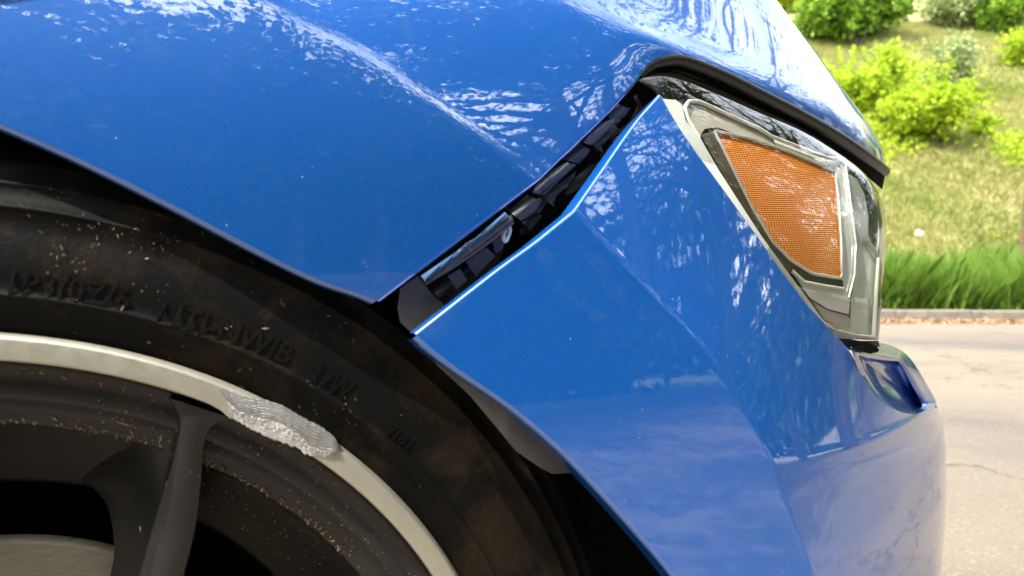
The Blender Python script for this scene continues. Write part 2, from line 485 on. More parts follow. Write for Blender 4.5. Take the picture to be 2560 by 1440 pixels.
# kerb: a row of single stones
def kerb_stone_mesh():
    L, D, H = 0.985, 0.16, 0.14
    prof = np.array([[0, -0.06], [0, H - 0.018], [0.018, H], [D, H], [D, -0.06]])
    V = []
    for x in (0, 0.006, L - 0.006, L):
        s = 0.0 if 0 < x < L else 0.004
        q = prof.copy(); q[:, 0] = np.where(q[:, 0] < D, q[:, 0] + s, q[:, 0]); q[:, 1] = np.where(q[:, 1] > 0, q[:, 1] - s, q[:, 1])
        V.append(np.stack([np.full(5, x), q[:, 0], q[:, 1]], -1))
    G = np.stack(V)
    F = gfaces(4, 5).tolist() + [[4, 3, 2, 1, 0], [15, 16, 17, 18, 19]]
    me = bpy.data.meshes.new("kerb_stone"); me.from_pydata(G.reshape(-1, 3).tolist(), [], F)
    me.materials.append(STONE)
    return me
# the camera's side: verges beyond the road and an added pale bank for bright reflections
def vz(t): return 0.10 + 0.03 * np.sin(t)
sheet("verge", -60, 13.0, -11.0, -7.16, 0.10, VERGEM)
sheet("verge", 13.16, 19.0, -11.0, KERB_Y, 0.10, VERGEM)
BANKM = make_soil("added_bank_soil", [(0.3, (0.26, 0.245, 0.22)), (0.6, (0.32, 0.305, 0.28)), (0.8, (0.36, 0.345, 0.32))], 2)
bank = np.array([[[19.0, -5, 0.11], [19.0, 30, 0.11]], [[27.0, -7, 0.45], [27.0, 30, 0.45]], [[60.0, -9, 1.2], [60.0, 30, 1.2]]])
grid("added_bank", bank, BANKM, kind="structure")  # put in to give the bumper its bright mirrored strip
kerb = empty("kerb", (0, KERB_Y, 0)); kerb["kind"] = "structure"
km = kerb_stone_mesh()
for i in range(-14, 26):
    o = bpy.data.objects.new("kerb_stone", km)
    o.location = (i * 0.995 + 0.02, random.uniform(-0.008, 0.008), random.uniform(-0.006, 0.006))
    o.rotation_euler = (random.uniform(-0.01, 0.01), 0, random.uniform(-0.006, 0.006))
    o.parent = kerb
    col.objects.link(o)

for nm, ang, ox, oy, r_ in (("kerb", math.pi, 0, -7.0, range(-13, 14)), ("kerb", -math.pi / 2, 13.0, 0, range(-9, 8))):
    kk = empty(nm, (ox, oy, 0)); kk["kind"] = "structure"; kk.rotation_euler = (0, 0, ang)
    for i in r_:
        o = bpy.data.objects.new("kerb_stone", km)
        o.location = (i * 0.995, random.uniform(-0.008, 0.008), random.uniform(-0.006, 0.006)); o.parent = kk
        col.objects.link(o)

# ------------------------------------------------------------------ vegetation helpers
def quads(name, C, A, B, m, parent=None, kind=None, tint=None, tri=False):
    """many small leaves: centre C, half axes A and B (arrays n x 3)"""
    n = len(C)
    if tri:
        V = np.stack([C - A, C + A, C + B], 1); kf = 3
    else:
        V = np.stack([C - A, C + B * 0.55 - A * 0.1, C + A, C - B * 0.55 + A * 0.1], 1); kf = 4
    V = V.reshape(-1, 3)
    base = ORIGIN.get(parent.name, np.zeros(3)) if parent else np.zeros(3)
    me = bpy.data.meshes.new(name)
    me.vertices.add(n * kf); me.vertices.foreach_set("co", (V - base).astype(np.float32).ravel())
    me.loops.add(n * kf); me.loops.foreach_set("vertex_index", np.arange(n * kf, dtype=np.int32))
    me.polygons.add(n); me.polygons.foreach_set("loop_start", np.arange(0, n * kf, kf, dtype=np.int32))
    me.materials.append(m)
    me.update(calc_edges=True)
    a = me.attributes.new("tint", 'FLOAT', 'FACE')
    a.data.foreach_set("value", (rng.random(n) if tint is None else tint).astype(np.float32))
    o = bpy.data.objects.new(name, me); col.objects.link(o)
    if parent: o.parent = parent
    ORIGIN[o.name] = base
    if kind: o["kind"] = kind
    return o
def rdir(n):
    return unit(rng.normal(size=(n, 3)))
def blades(name, x, y, z, h, w, m, lean=0.35, kind="stuff", parent=None):
    """grass: each blade two stacked leaf faces bending over"""
    n = len(x)
    base = np.stack([x, y, z], -1)
    a = rng.uniform(0, 2*math.pi, n)
    side = np.stack([np.cos(a), np.sin(a), np.zeros(n)], -1) * (w * rng.uniform(0.6, 1.2, n))[:, None]
    b = rng.uniform(0, 2*math.pi, n); l = rng.uniform(0.1, 1.0, n) * lean
    hh = (h * rng.uniform(0.55, 1.15, n))[:, None]
    up = hh * np.stack([np.cos(b) * l, np.sin(b) * l, np.sqrt(np.maximum(0.05, 1 - l*l))], -1)
    mid = base + up * 0.55
    tip = base + up * 0.9 + hh * np.stack([np.cos(b) * l, np.sin(b) * l, np.zeros(n)], -1) * 0.35
    V = np.stack([base - side, base + side, mid + side * 0.8, tip, mid - side * 0.8], 1).reshape(-1, 3)
    off = ORIGIN.get(parent.name, np.zeros(3)) if parent else 0
    me = bpy.data.meshes.new(name)
    me.vertices.add(n * 5); me.vertices.foreach_set("co", (V - off).astype(np.float32).ravel())
    me.loops.add(n * 5); me.loops.foreach_set("vertex_index", np.arange(n * 5, dtype=np.int32))
    me.polygons.add(n); me.polygons.foreach_set("loop_start", np.arange(0, n * 5, 5, dtype=np.int32))
    me.materials.append(m); me.update(calc_edges=True)
    at = me.attributes.new("tint", 'FLOAT', 'FACE'); at.data.foreach_set("value", rng.random(n).astype(np.float32))
    o = bpy.data.objects.new(name, me); col.objects.link(o)
    if parent: o.parent = parent
    if kind: o["kind"] = kind
    return o
# lush verge grass behind the kerb
n = 60000
x = rng.uniform(2.2, 9.5, n); y = KERB_Y + 0.3 + rng.beta(1.0, 1.5, n) * 1.9
blades("verge_grass", x, y, hill_z(x, y) - 0.02, (0.80 + 0.14 * np.sin(x * 2.3 + 2) * np.sin(x * 5.1) + 0.06 * np.sin(x * 11)) * np.interp(y - KERB_Y, [0, 0.5, 2], [0.55, 1, 1.15]), 0.009, GRASS, 0.6)
n = 16000
x = rng.uniform(-14, 26, n); y = KERB_Y + 0.2 + rng.random(n) * 1.9
blades("verge_grass", x, y, hill_z(x, y) - 0.02, 0.5 * np.ones(n), 0.02, GRASS, 0.5)
# dry meadow on the slope
n = 120000
y = KERB_Y + 1.5 + 17 * rng.random(n) ** 0.8; x = y * rng.uniform(0.26, 0.86, n)
blades("meadow_grass", x, y, hill_z(x, y) - 0.02, 0.14 + 0.12 * rng.random(n), 0.012, DRY, 0.9)
n = 80000
y = KERB_Y + 1.5 + 24 * rng.random(n); x = rng.uniform(-26, 34, n); kp = (x < 0.262 * y) | (x > 0.858 * y); x, y = x[kp], y[kp]; n = len(x)
blades("meadow_grass", x, y, hill_z(x, y) - 0.02, 0.2 * np.ones(n), 0.02, DRY, 0.9)

# leaf litter swept against the kerb
LITTER = leafmat("dead_leaf", [(0.2, (0.22, 0.12, 0.06)), (0.5, (0.42, 0.25, 0.13)), (0.8, (0.55, 0.38, 0.24))], 0.15, 30)
n = 9000
C = np.stack([rng.uniform(-2, 10, n), KERB_Y - 0.02 - np.abs(rng.normal(0, 0.28, n)), rng.uniform(0.006, 0.03, n)], -1)
ax = unit(rng.normal(size=(n, 3)) * [1, 1, 0.25]); b2 = unit(np.cross(ax, rng.normal(size=(n, 3)) * [0.3, 0.3, 1]))
quads("leaf_litter", C, ax * 0.028 * rng.uniform(.5, 1.3, (n, 1)), b2 * 0.028, LITTER, None, "stuff")

def on_ground(px, py):
    rd = ray(px, py)
    for Y in np.arange(9.7, 30, 0.01):
        q = CAM + rd * (Y / rd[1])
        if q[2] <= float(hill_z(q[0], q[1])): return q
    return q
FLOWER_Y = mat("yellow_petal", (0.80, 0.62, 0.02), 0.6)
FLUFF = mat("white_seed_fluff", (0.85, 0.85, 0.82), 0.9)
STALK = mat("flower_stalk", (0.20, 0.33, 0.07), 0.6)
def flower(px, py, yd, kind, label):
    h = CAM + ray(px, py) * (yd / ray(px, py)[1]); g = float(hill_z(h[0], h[1]))
    t = empty("dandelion_clock" if kind == 0 else "yellow_flower", (h[0], h[1], g)); tag(t, label, "flower", None if kind == 0 else "yellow flowers on the verge")
    w = np.linspace(0, 1, 6)[:, None]
    mb = MB(); mb.grid(tube(np.array([h[0] + .05, h[1], g - .03]) * (1 - w) + h * w, 0.005, 6), True); mb.build("stalk", STALK, t)
    r = np.random.default_rng(int(px)); m = 220 if kind == 0 else 26
    d = unit(r.normal(size=(m, 3)))
    if kind == 0:
        rad = 0.052
        quads("seed_head", h + d * rad * r.uniform(.55, 1, (m, 1)), unit(np.cross(d, r.normal(size=(m, 3)))) * 0.010, d * 0.012, FLUFF, t)
    else:
        d[:, 2] = np.abs(d[:, 2]) * 0.5; d = unit(d)
        quads("petals", h + d * 0.02, d * 0.022, unit(np.cross(d, [0, 0, 1.0])) * 0.012, FLOWER_Y, t)
flower(2297, 583, 10.3, 0, "round white dandelion clock standing above the verge grass")
for i, (px, py) in enumerate([(2472, 590), (2484, 585), (2494, 592), (2521, 604), (2540, 596)]):
    flower(px, py, 10.9 + 0.1 * i, 1, ["leftmost small yellow flower of the left cluster above the verge grass", "middle small yellow flower of the left cluster above the verge grass", "right-hand small yellow flower of the left cluster above the verge grass", "lower small yellow flower left of the wooden stake", "small yellow flower nearest the wooden stake"][i])
WOOD = make_plastic("weathered_wood", (0.10, 0.055, 0.035), (0.20, 0.12, 0.08), 0.85, 14)
foot = CAM + ray(2549, 662) * (10.6 / ray(2549, 662)[1]); top_ = CAM + ray(2580, 395) * (10.6 / ray(2580, 395)[1])
foot[2] = float(hill_z(foot[0], foot[1])) - 0.05
mb = MB(); w = np.linspace(0, 1, 8)[:, None]
st = tube(foot * (1 - w) + top_ * w + 0.01 * np.sin(w * 7) * np.array([1, .4, 0]), np.linspace(0.062, 0.055, 8), 9)
mb.grid(st, True); mb.add(st[-1], [list(range(9))])
stake = mb.build("wooden_stake", WOOD); tag(stake, "leaning brown wooden stake at the right edge of the verge", "post")

def bush(name, px, base, top, wpx, m, label, n=7000, leaf=0.07, group="bushes on the slope", lobes=11, seed=0):
    """px, base: where the foot shows in the photograph; top, wpx: its top and its width there"""
    r = np.random.default_rng(seed)
    rd = ray(px, base); Y = 9.0
    for Y in np.arange(10.5, 40, 0.02):
        q = CAM + rd * (Y / rd[1])
        if q[2] <= float(hill_z(q[0], q[1])): break
    gx, gy = q[0], q[1]; gz = float(hill_z(gx, gy))
    rh = (base - top) / F_PX * Y / 2; rw = wpx / F_PX * Y / 2
    t = empty(name, (gx, gy, gz)); tag(t, label, "bush", group)
    S = np.array([rw, rw * 0.8, rh])
    cc = np.array([gx, gy + 0.2 * rw, gz + rh])
    cs = unit(r.normal(size=(lobes, 3))) * r.uniform(0.35, 0.72, (lobes, 1))
    cs[:3, 2] = -abs(cs[:3, 2]) * 0.8
    rad = r.uniform(0.24, 0.46, lobes)
    nt = n // lobes; pts = []; nr = []
    for L, q_ in zip(cs, rad):
        d = unit(r.normal(size=(nt, 3))); rr = q_ * r.uniform(0.3, 1.15, (nt, 1)) ** 0.7
        jag = 1 + 0.4 * np.sin(d @ np.array([5.0, 3.1, 4.3]) + L[0] * 7)[:, None]
        pts.append((L + d * rr * jag) * S); nr.append(d)
    # thin shoots sticking out of the outline
    for i in range(26):
        d = unit(r.normal(size=3) + np.array([0, -0.2, 0.7])); w = r.uniform(0.55, 1.25, (14, 1))
        pts.append((d * w + r.normal(size=(14, 3)) * 0.035) * S); nr.append(np.tile(d, (14, 1)))
    pts = np.vstack(pts); nr = np.vstack(nr)
    C = cc + pts
    keep = C[:, 2] > hill_z(C[:, 0], C[:, 1]) - 0.02
    C, nr = C[keep], nr[keep]; k_ = len(C)
    ax = unit(unit(r.normal(size=(k_, 3))) * 0.9 + nr * 0.5)
    b2 = unit(np.cross(ax, unit(r.normal(size=(k_, 3)))))
    s = leaf * r.uniform(0.6, 1.3, (k_, 1))
    quads("foliage", C, ax * s, b2 * s, m, t)
    mb = MB()
    for i in range(5):
        e = cc + cs[i % lobes] * S * 0.8
        p0 = np.array([gx, gy, gz - 0.05]) + r.uniform(-0.1, 0.1, 3) * np.array([1, 1, 0])
        w = np.linspace(0, 1, 6)[:, None]
        mb.grid(tube(p0 * (1 - w) + e * w + 0.08 * np.sin(w * 3) * r.normal(size=3), np.linspace(0.03, 0.008, 6), 6), True)
    mb.build("stem", BARK, t)
    return t
bush("bush", 2150, 120, -110, 290, LEAF_D, "big dark green bush at the top edge above bare soil, nearest the car bonnet", 12000, 0.11, seed=1)
bush("bush", 1985, 30, -90, 150, LEAF_Y, "bright bush at the very top edge beside the bonnet's edge", 5000, 0.10, seed=2)
bush("bush", 2395, 75, -70, 190, LEAF_G, "grey green bush at the top edge between the two dark ones", 7000, 0.08, seed=3)
bush("bush", 2515, 88, -60, 150, LEAF_D, "dark green bush in the top right corner of the slope", 7000, 0.10, seed=4)
bush("bush", 2118, 300, 130, 120, LEAF_Y, "yellow green bush half hidden behind the bonnet edge", 5000, 0.065, seed=5)
bush("bush", 2222, 320, 112, 165, LEAF_Y, "tall yellow green bush with a pointed top beside the bonnet", 6500, 0.065, seed=6)
bush("bush", 2345, 368, 170, 260, LEAF_Y, "widest yellow green bush in the middle of the slope", 9500, 0.065, seed=7)
bush("bush", 2385, 255, 90, 165, LEAF_G, "pale grey green bush behind the yellow green ones", 7000, 0.06, seed=8)
bush("bush", 2462, 350, 285, 80, LEAF_Y, "small low bush at the right end of the bush clump", 2200, 0.055, seed=9)
bush("bush", 2562, 168, 70, 110, LEAF_Y, "yellow green bush cut by the right edge of the photo", 3500, 0.07, seed=10)
# loose scrub and seedlings knitting the clump together
n = 26000; Y_ = KERB_Y + 5.6 + 8 * rng.random(n); X_ = Y_ * rng.uniform(0.40, 0.70, n)
ok = (np.sin(X_ * 1.7 + 0.6 * np.sin(Y_ * 1.3)) + np.sin(Y_ * 1.1 + X_ * 0.8) + rng.normal(0, 0.35, n)) > 0.75
X_, Y_ = X_[ok], Y_[ok]; n = len(X_)
C = np.stack([X_, Y_, hill_z(X_, Y_) + 0.38 * rng.random(n) ** 1.5], -1)
ax = unit(rng.normal(size=(n, 3))); b2 = unit(np.cross(ax, rng.normal(size=(n, 3))))
quads("undergrowth", C, ax * 0.055 * rng.uniform(.6, 1.3, (n, 1)), b2 * 0.055, LEAF_Y, None, "stuff")
for i in range(14):     # more of the same further left and right
    px = [-900, -500, -100, 300, 700, 1100, 1500, 1750, 2800, 3000, 3300, 3600, 4000, 1300][i]
    hid = px < 2560
    bush("bush", px, 150 + 70 * (i % 3), -60 + 60 * (i % 3), 230, [LEAF_D, LEAF_Y, LEAF_G][i % 3], (["dark green bush on the slope hidden behind the car", "yellow green bush on the slope hidden behind the car", "grey green bush on the slope hidden behind the car"] if hid else ["dark green bush on the slope right of the view", "yellow green bush on the slope right of the view", "grey green bush on the slope right of the view"])[i % 3], 4000, 0.12, seed=20 + i)

def tree(name, x, y, h, cr, label, n=16000, leaf=0.13, seed=0, low=0.25, m=None, z0=0.0, dens=26, lo=0.16, hi=0.34):
    r = np.random.default_rng(100 + seed)
    t = empty(name, (x, y, z0)); tag(t, label, "tree", "trees on the camera's side of the road")
    mb = MB()
    w = np.linspace(0, 1, 12)[:, None]
    lean = r.normal(size=3) * np.array([0.4, 0.4, 0])
    trunk = np.array([x, y, z0 - 0.1]) + w * np.array([0, 0, h * 0.85]) + lean * w ** 2
    mb.grid(tube(trunk, np.linspace(h * 0.024, h * 0.004, 12), 10), True)
    cl = []
    for i in range(dens):
        f = r.uniform(low, 0.95)
        a = r.uniform(0, 2 * math.pi)
        p0 = np.array([x, y, z0]) + np.array([0, 0, h * 0.85 * f]) + lean * f * f
        ln = cr * (1.15 - 0.7 * abs(f - 0.45)) * r.uniform(0.55, 1.1)
        d = np.array([math.cos(a), math.sin(a), r.uniform(-0.05, 0.55)])
        e = p0 + d * ln
        mid = (p0 + e) / 2 + np.array([0, 0, 0.1 * ln])
        br = np.stack([p0, (p0 + mid) / 2 + [0, 0, 0.05 * ln], mid, (mid + e) / 2 + [0, 0, 0.03 * ln], e])
        mb.grid(tube(br, np.linspace(h * 0.008, h * 0.0015, 5), 6), True)
        for s in (0.45, 0.72, 1.0):
            cl.append((p0 + (e - p0) * s + r.normal(size=3) * 0.25, cr * r.uniform(lo, hi)))
    mb.build("trunk", BARK, t)
    k_ = n // len(cl)
    C = np.vstack([c + r.normal(size=(k_, 3)) * q * np.array([0.75, 0.75, 0.5]) for c, q in cl])
    ax = unit(r.normal(size=C.shape)); b2 = unit(np.cross(ax, r.normal(size=C.shape)))
    s = leaf * r.uniform(0.6, 1.3, (len(C), 1))
    quads("crown", C, ax * s, b2 * s, m or LEAF_T, t)
    return t
TREES = [(-13, -10, 5.6, 3.0), (-8.5, -9.5, 6.0, 3.0), (-4.5, -10.5, 6.2, 3.0), (-0.5, -9.8, 5.8, 3.0), (3.5, -10.5, 6.0, 3.0), (7.5, -10, 6.5, 3.2), (-18, -9, 6, 3)]
for i, (tx, ty, th, tc) in enumerate(TREES):
    tree("broadleaf_tree", tx, ty, th, tc, "dense broadleaf tree on the verge behind the photographer", 14000, 0.15, seed=i, low=0.06, dens=40)
def screen_hedge(name, pts, h, wd, n, label, cat, m, seed):
    r = np.random.default_rng(seed); c = smooth_curve(pts, 200)
    t = empty(name, (c[0][0], c[0][1], 0.1)); tag(t, label, cat)
    i = r.integers(0, 200, n)
    bulge = 1 + 0.22 * np.sin(i * 0.31) + 0.15 * np.sin(i * 0.83)
    C = np.stack([c[i, 0] + r.normal(0, wd, n), c[i, 1] + r.normal(0, wd, n), 0.1 + h * bulge * r.random(n) ** 0.8], -1)
    ax = unit(r.normal(size=(n, 3))); b2 = unit(np.cross(ax, r.normal(size=(n, 3))))
    s_ = (0.20 if h < 4 else 0.34) * r.uniform(0.6, 1.3, (n, 1))
    quads("foliage", C, ax * s_, b2 * s_, m, t)
    for j in range(4, 200, 12):
        p = np.array([c[j, 0], c[j, 1], 0.0]); m2 = MB()
        m2.grid(tube(np.stack([p, p + [0.1, 0, h * 0.4], p + [0.15, 0.1, h * 0.8]]), np.array([0.05, 0.04, 0.02]), 6), True)
        m2.build("stem", BARK, t)
screen_hedge("screen_hedge", [(-26, -11.5), (-10, -12), (2, -12), (12, -12)], 2.6, 0.45, 30000, "unseen added hedge behind the trees on the photographer's side", "screen_hedge", LEAF_T, 5)  # added out of view to block low sky gaps in reflections
screen_hedge("woodland_edge", [(30, -40), (28.5, -15), (29, 5), (28.5, 24)], 6.5, 1.2, 45000, "dense dark woodland edge beyond the added pale bank", "woodland", LEAF_T, 6)
RIGHT = [(14.5, -8.5, 9.5, 3.6), (15.5, -4.5, 10.5, 3.8), (15, -0.5, 10, 3.8), (15.8, 3.5, 11, 4.0), (14.8, 7.5, 10.5, 3.8), (17.5, 11.5, 11, 4.2), (11.5, -10.5, 9, 3.6)]
for i, (tx, ty, th, tc) in enumerate(RIGHT):
    tree("roadside_tree", tx, ty, th, tc, "tall airy tree on the verge where the road ends, right of the view", 4200, 0.12, seed=60 + i, low=0.25, dens=40, z0=0.1, lo=0.10, hi=0.20)
for i, (tx, ty, th, tc) in enumerate([(8.2, 3.6, 12.5, 3.8), (7.6, -2.8, 12, 3.8), (9.6, 0.4, 13, 4.0)]):
    tree("parking_tree", tx, ty, th, tc, ["airy tree beside the parked car nearest the slope, right of the view", "airy tree on the photographer's right", "tallest airy tree ahead of the car's nose"][i], 7000, 0.07, seed=80 + i, low=0.20, dens=60, lo=0.08, hi=0.17)
for i, (tx, ty, th, tc) in enumerate([(-1.6, -7.0, 6.6, 2.2), (0.6, -7.4, 6.6, 2.2), (2.7, -6.9, 6.4, 1.9)]):
    tree("young_tree", tx, ty, th, tc, ["slender young tree behind the photographer, the left one", "slender young tree behind the photographer, the middle one", "slender young tree behind the photographer, the right one"][i], 8500, 0.085, seed=95 + i, low=0.2, dens=52, lo=0.12, hi=0.26)
# the tall tree whose boughs reach out over the parked car
def overhang_tree():
    r = np.random.default_rng(77)
    base = np.array([5.4, -1.4, 0.0])
    t = empty("broadleaf_tree", base); tag(t, "tall tree whose boughs hang over the car, seen only mirrored in the bonnet", "tree", "trees on the camera's side of the road")
    mb = MB()
    w = np.linspace(0, 1, 12)[:, None]
    trunk = base + np.array([0, 0, -0.1]) + w * np.array([0.3, 0.4, 8.5]) + 0.2 * np.sin(w * 5) * np.array([1, 0.3, 0])
    mb.grid(tube(trunk, np.linspace(0.21, 0.05, 12), 12), True)
    clumps = []
    def sunny(c):        # the opening through which the sun reaches the car
        q = np.array([c[0] - 0.1, c[1] - 0.45]) - SUN_DIR2 * (c[2] - 0.6) / math.tan(SUN_EL)
        return np.hypot(q[0], q[1]) < 1.5 or np.hypot(q[0] - 1.9, q[1] - 1.6) < 1.3
    for i in range(64):
        f = r.uniform(0.62, 0.98); p0 = trunk[int(f * 11)]
        e = np.array([r.uniform(-4.5, 6.5), r.uniform(-4.8, 0.6), r.uniform(4.6, 7.0)])
        e[2] = max(e[2], 0.7 + 0.86 * math.hypot(e[0], e[1]))
        mid = (p0 + e) / 2 + np.array([0, 0, 0.35])
        br = smooth_curve([p0, mid, e, e + (e - mid) * 0.25 - np.array([0, 0, 0.15])], 12)
        if any(sunny(b_) for b_ in br): continue
        mb.grid(tube(br, np.linspace(0.05, 0.008, 12), 7), True)
        for j in range(5, 12):
            for q in range(2):
                c = br[j] + r.normal(size=3) * np.array([0.35, 0.35, 0.18])
                if sunny(c): continue
                clumps.append(c)
                mb.grid(tube(np.stack([br[j], (br[j] + c) / 2 + [0, 0, .03], c]), np.array([0.008, 0.006, 0.003]), 4), True)
    mb.build("trunk", BARK, t)
    C = np.vstack([c + r.normal(size=(46, 3)) * np.array([0.22, 0.22, 0.10]) for c in clumps])
    ax = unit(r.normal(size=C.shape) * np.array([1, 1, 0.5])); b2 = unit(np.cross(ax, r.normal(size=C.shape)))
    s = 0.062 * r.uniform(0.6, 1.3, (len(C), 1))
    quads("crown", C, ax * s, b2 * s, LEAF_T, t)
overhang_tree()

# ------------------------------------------------------------------ the car
PSI_W = math.radians(23)                         # the wheel is steered a little
WF = np.array([math.cos(PSI_W), math.sin(PSI_W), 0.0]); WI = np.array([-math.sin(PSI_W), math.cos(PSI_W), 0.0])
WC = -0.0996 * WF + 0.3417 * WI + np.array([0, 0, 0.350])     # wheel centre
def wdepth(u, v, w):
    return (WC @ WI + w) / (ray(u, v) @ WI)
def wP(u, v, w=0.0):
    return P(u, v, wdepth(u, v, w))
the_car = empty("car", (car(0.15, 0.9, 0.0)))
tag(the_car, "blue car with torn off front bumper corner and scraped alloy wheel", "car")

def W_fender(U, Z):
    return 0.334 + 0.42 * np.maximum(U + 0.03, 0) ** 2 * 1.0 + 0.10 * np.minimum(U + 0.03, 0) ** 2 + 0.75 * (np.clip(Z, 0.3, 0.9) - 0.655) ** 2 * np.where(Z > 0.655, 1.25, 0.55)
def W_bumper(U, Z):
    return 0.322 + 0.12 * np.maximum(U, 0) ** 2 + 0.070 * (np.clip(Z, 0.1, 0.8) - 0.60) - 0.10 * np.minimum(Z - 0.52, 0) ** 2

# --- front wing (fender)
A_pts = [(940, 752), (905, 737), (800, 700), (650, 627), (430, 511), (200, 396), (0, 307), (-250, 205), (-600, 90)]
C_pts = [(1342, 447), (1250, 375), (1130, 285), (1000, 190), (840, 85), (680, -3), (400, -170), (100, -350), (-200, -520)]
S_pts = [(2216, 418), (2206, 372), (2175, 312), (2120, 238), (2040, 132), (1935, -8), (1810, -170), (1650, -370), (1450, -620)]
E_pts = [(1342, 447), (1400, 390), (1500, 295), (1580, 208), (1612, 166), (1645, 143), (1700, 137), (1800, 173), (1900, 222), (2000, 272), (2100, 332), (2170, 382), (2216, 418)]
NT, NL, NU = 110, 22, 64
tt = (np.arange(NT) / (NT - 1)) ** 1.7
Ac = resample(smooth_curve(A_pts, 400), 0, tt); Cc = resample(smooth_curve(C_pts, 400), 0, tt); Sc = resample(smooth_curve(S_pts, 400), 0, tt)
Ecurve = smooth_curve(E_pts, 300)
TH0, TH1 = math.radians(35), math.radians(90)
rows = []
dC = cast(Cc[:, 0], Cc[:, 1], W_fender)
for i, t in enumerate(tt):
    # lower side, from the arch up to the crease
    f = np.linspace(0, 1, 120)
    low = Ac[i] + (Cc[i] - Ac[i]) * f[:, None]
    low3 = castP(low[:, 0], low[:, 1], W_fender)
    # upper side, from the crease over to the bonnet
    th = np.linspace(TH0, TH1, 240)
    s = (np.sin(th) - math.sin(TH0)) / (1 - math.sin(TH0))
    line = Cc[i] + (Sc[i] - Cc[i]) * s[:, None]
    edge = resample(Ecurve, 0, s)
    dev = edge - (Cc[0] + (Sc[0] - Cc[0]) * s[:, None])
    up = line + dev * (1 - t) ** 2.2
    dS = 0.66 - 0.10 * t
    dd = dC[i] + (dS - dC[i]) * (math.cos(TH0) - np.cos(th)) / math.cos(TH0)
    up3 = P(up[:, 0], up[:, 1], dd)
    # roll the crease over a small radius
    L1 = np.linalg.norm(low3[-1] - low3[0]); s1 = np.r_[0, np.cumsum(np.linalg.norm(np.diff(low3, axis=0), axis=1))]
    s2 = np.r_[0, np.cumsum(np.linalg.norm(np.diff(up3, axis=0), axis=1))]
    rho = 0.0038 + 0.002 * t
    a1 = np.linspace(0, (s1[-1] - rho) / s1[-1], NL)
    lowr = resample(low3, 0, a1)
    thn = np.linspace(0, 1, NU) ** 1.0
    a2 = rho / s2[-1] + (1 - rho / s2[-1]) * thn
    upr = resample(up3, 0, a2)
    q = np.linspace(0, 1, 9)[1:-1, None]
    bez = (1-q)**2 * lowr[-1] + 2*q*(1-q) * low3[-1] + q*q * upr[0]
    th2 = np.radians(np.linspace(97, 165, 9))
    s3 = (np.sin(th2) - math.sin(TH0)) / (1 - math.sin(TH0))
    bk = Cc[i] + (Sc[i] - Cc[i]) * s3[:, None]
    bk = bk + (resample(Ecurve, 0, np.clip(s3, 0, 1)) - (Cc[0] + (Sc[0] - Cc[0]) * s3[:, None])) * (1 - t) ** 2.2
    bd = dC[i] + (dS - dC[i]) * (math.cos(TH0) - np.cos(th2) * 1.6) / math.cos(TH0)
    rows.append(np.vstack([lowr, bez, upr, P(bk[:, 0], bk[:, 1], bd)]))
G = np.stack(rows)
fb = MB(); fb.grid(G)
e0 = G[0, :NL + 7 + NU]
outw = unit(G[0] - G[2])[:NL + 7 + NU]
nrm = unit(np.cross(np.gradient(G[0], axis=0), G[0] - G[2]))[:NL + 7 + NU]
if np.sum(nrm[0] * (e0[0] - CAM)) < 0: nrm = -nrm
for i in range(1, len(nrm)):
    if nrm[i] @ nrm[i - 1] < 0: nrm[i] = -nrm[i]
fb.grid(roll(e0[:-5], outw[:-5], nrm[:-5], 0.0022, 0.008))
a0 = G[:, 0]; outa = unit(G[:, 0] - G[:, 1]); na = np.tile(IN, (NT, 1))
fb.grid(roll(a0, outa, na, 0.003, 0.012))
fender = fb.build("fender", PAINT, the_car)
FEDGE = e0

# --- the rest of the body, behind and left of the view
arch_c = np.array([-0.135, 0.352])
def body_w(U, Z): return W_fender(np.maximum(U, -0.3), np.minimum(Z, 0.86)) + 0.06 * np.maximum(0, 0.42 - Z)
ang = np.radians(np.linspace(92, 186, 44)); rr_ = np.linspace(0, 1, 14)
rows = []
for a_ in ang:
    ca, sa = math.cos(a_), math.sin(a_)
    rmax = min(0.92 / max(-ca, 1e-3), 0.55 / max(sa, 1e-3)); r_ = 0.392 + (rmax - 0.392) * rr_
    U_ = arch_c[0] + r_ * ca; Z_ = arch_c[1] + r_ * sa
    rows.append(car(U_, body_w(U_, Z_) + 0.004, Z_))
GS = np.stack(rows); sb = MB(); sb.grid(GS)
sb.grid(roll(GS[:, 0], unit(GS[:, 0] - GS[:, 1]), np.tile(IN, (44, 1)), 0.003, 0.02))
sb.build("side_panel", PAINT, the_car)
UU, ZZ = np.meshgrid(np.linspace(-1.062, -2.15, 12), np.linspace(0.24, 0.98, 14), indexing='ij')
grid("door", car(UU, body_w(UU, ZZ) + 0.03 * np.maximum(0, ZZ - 0.85), ZZ), PAINT, the_car)
hb_ = MB(); hb_.grid(tube(np.stack([car(np.array(-1.85 - 0.02 * i), np.array(0.315 - 0.012 * math.sin(i / 9 * math.pi)), np.array(0.83)) for i in range(10)]), 0.011, 8), True)
hb_.build("door_handle", PAINT, the_car)
_ps = G[:, NL + 7 + NU - 1]
_ps = np.vstack([_ps, _ps[-1] - FW * np.linspace(0.15, 0.75, 6)[:, None]])
s_h = np.r_[0.004, 0.05, np.linspace(0.15, 1.25, 8)]
grid("bonnet", np.stack([_ps + IN * q + UP * (0.07 * q - 0.035 * q * q - 0.004) for q in s_h], 1), PAINT, the_car)
GLASS = mat("dark_car_glass", (0.01, 0.013, 0.015), 0.04, spec=0.8)
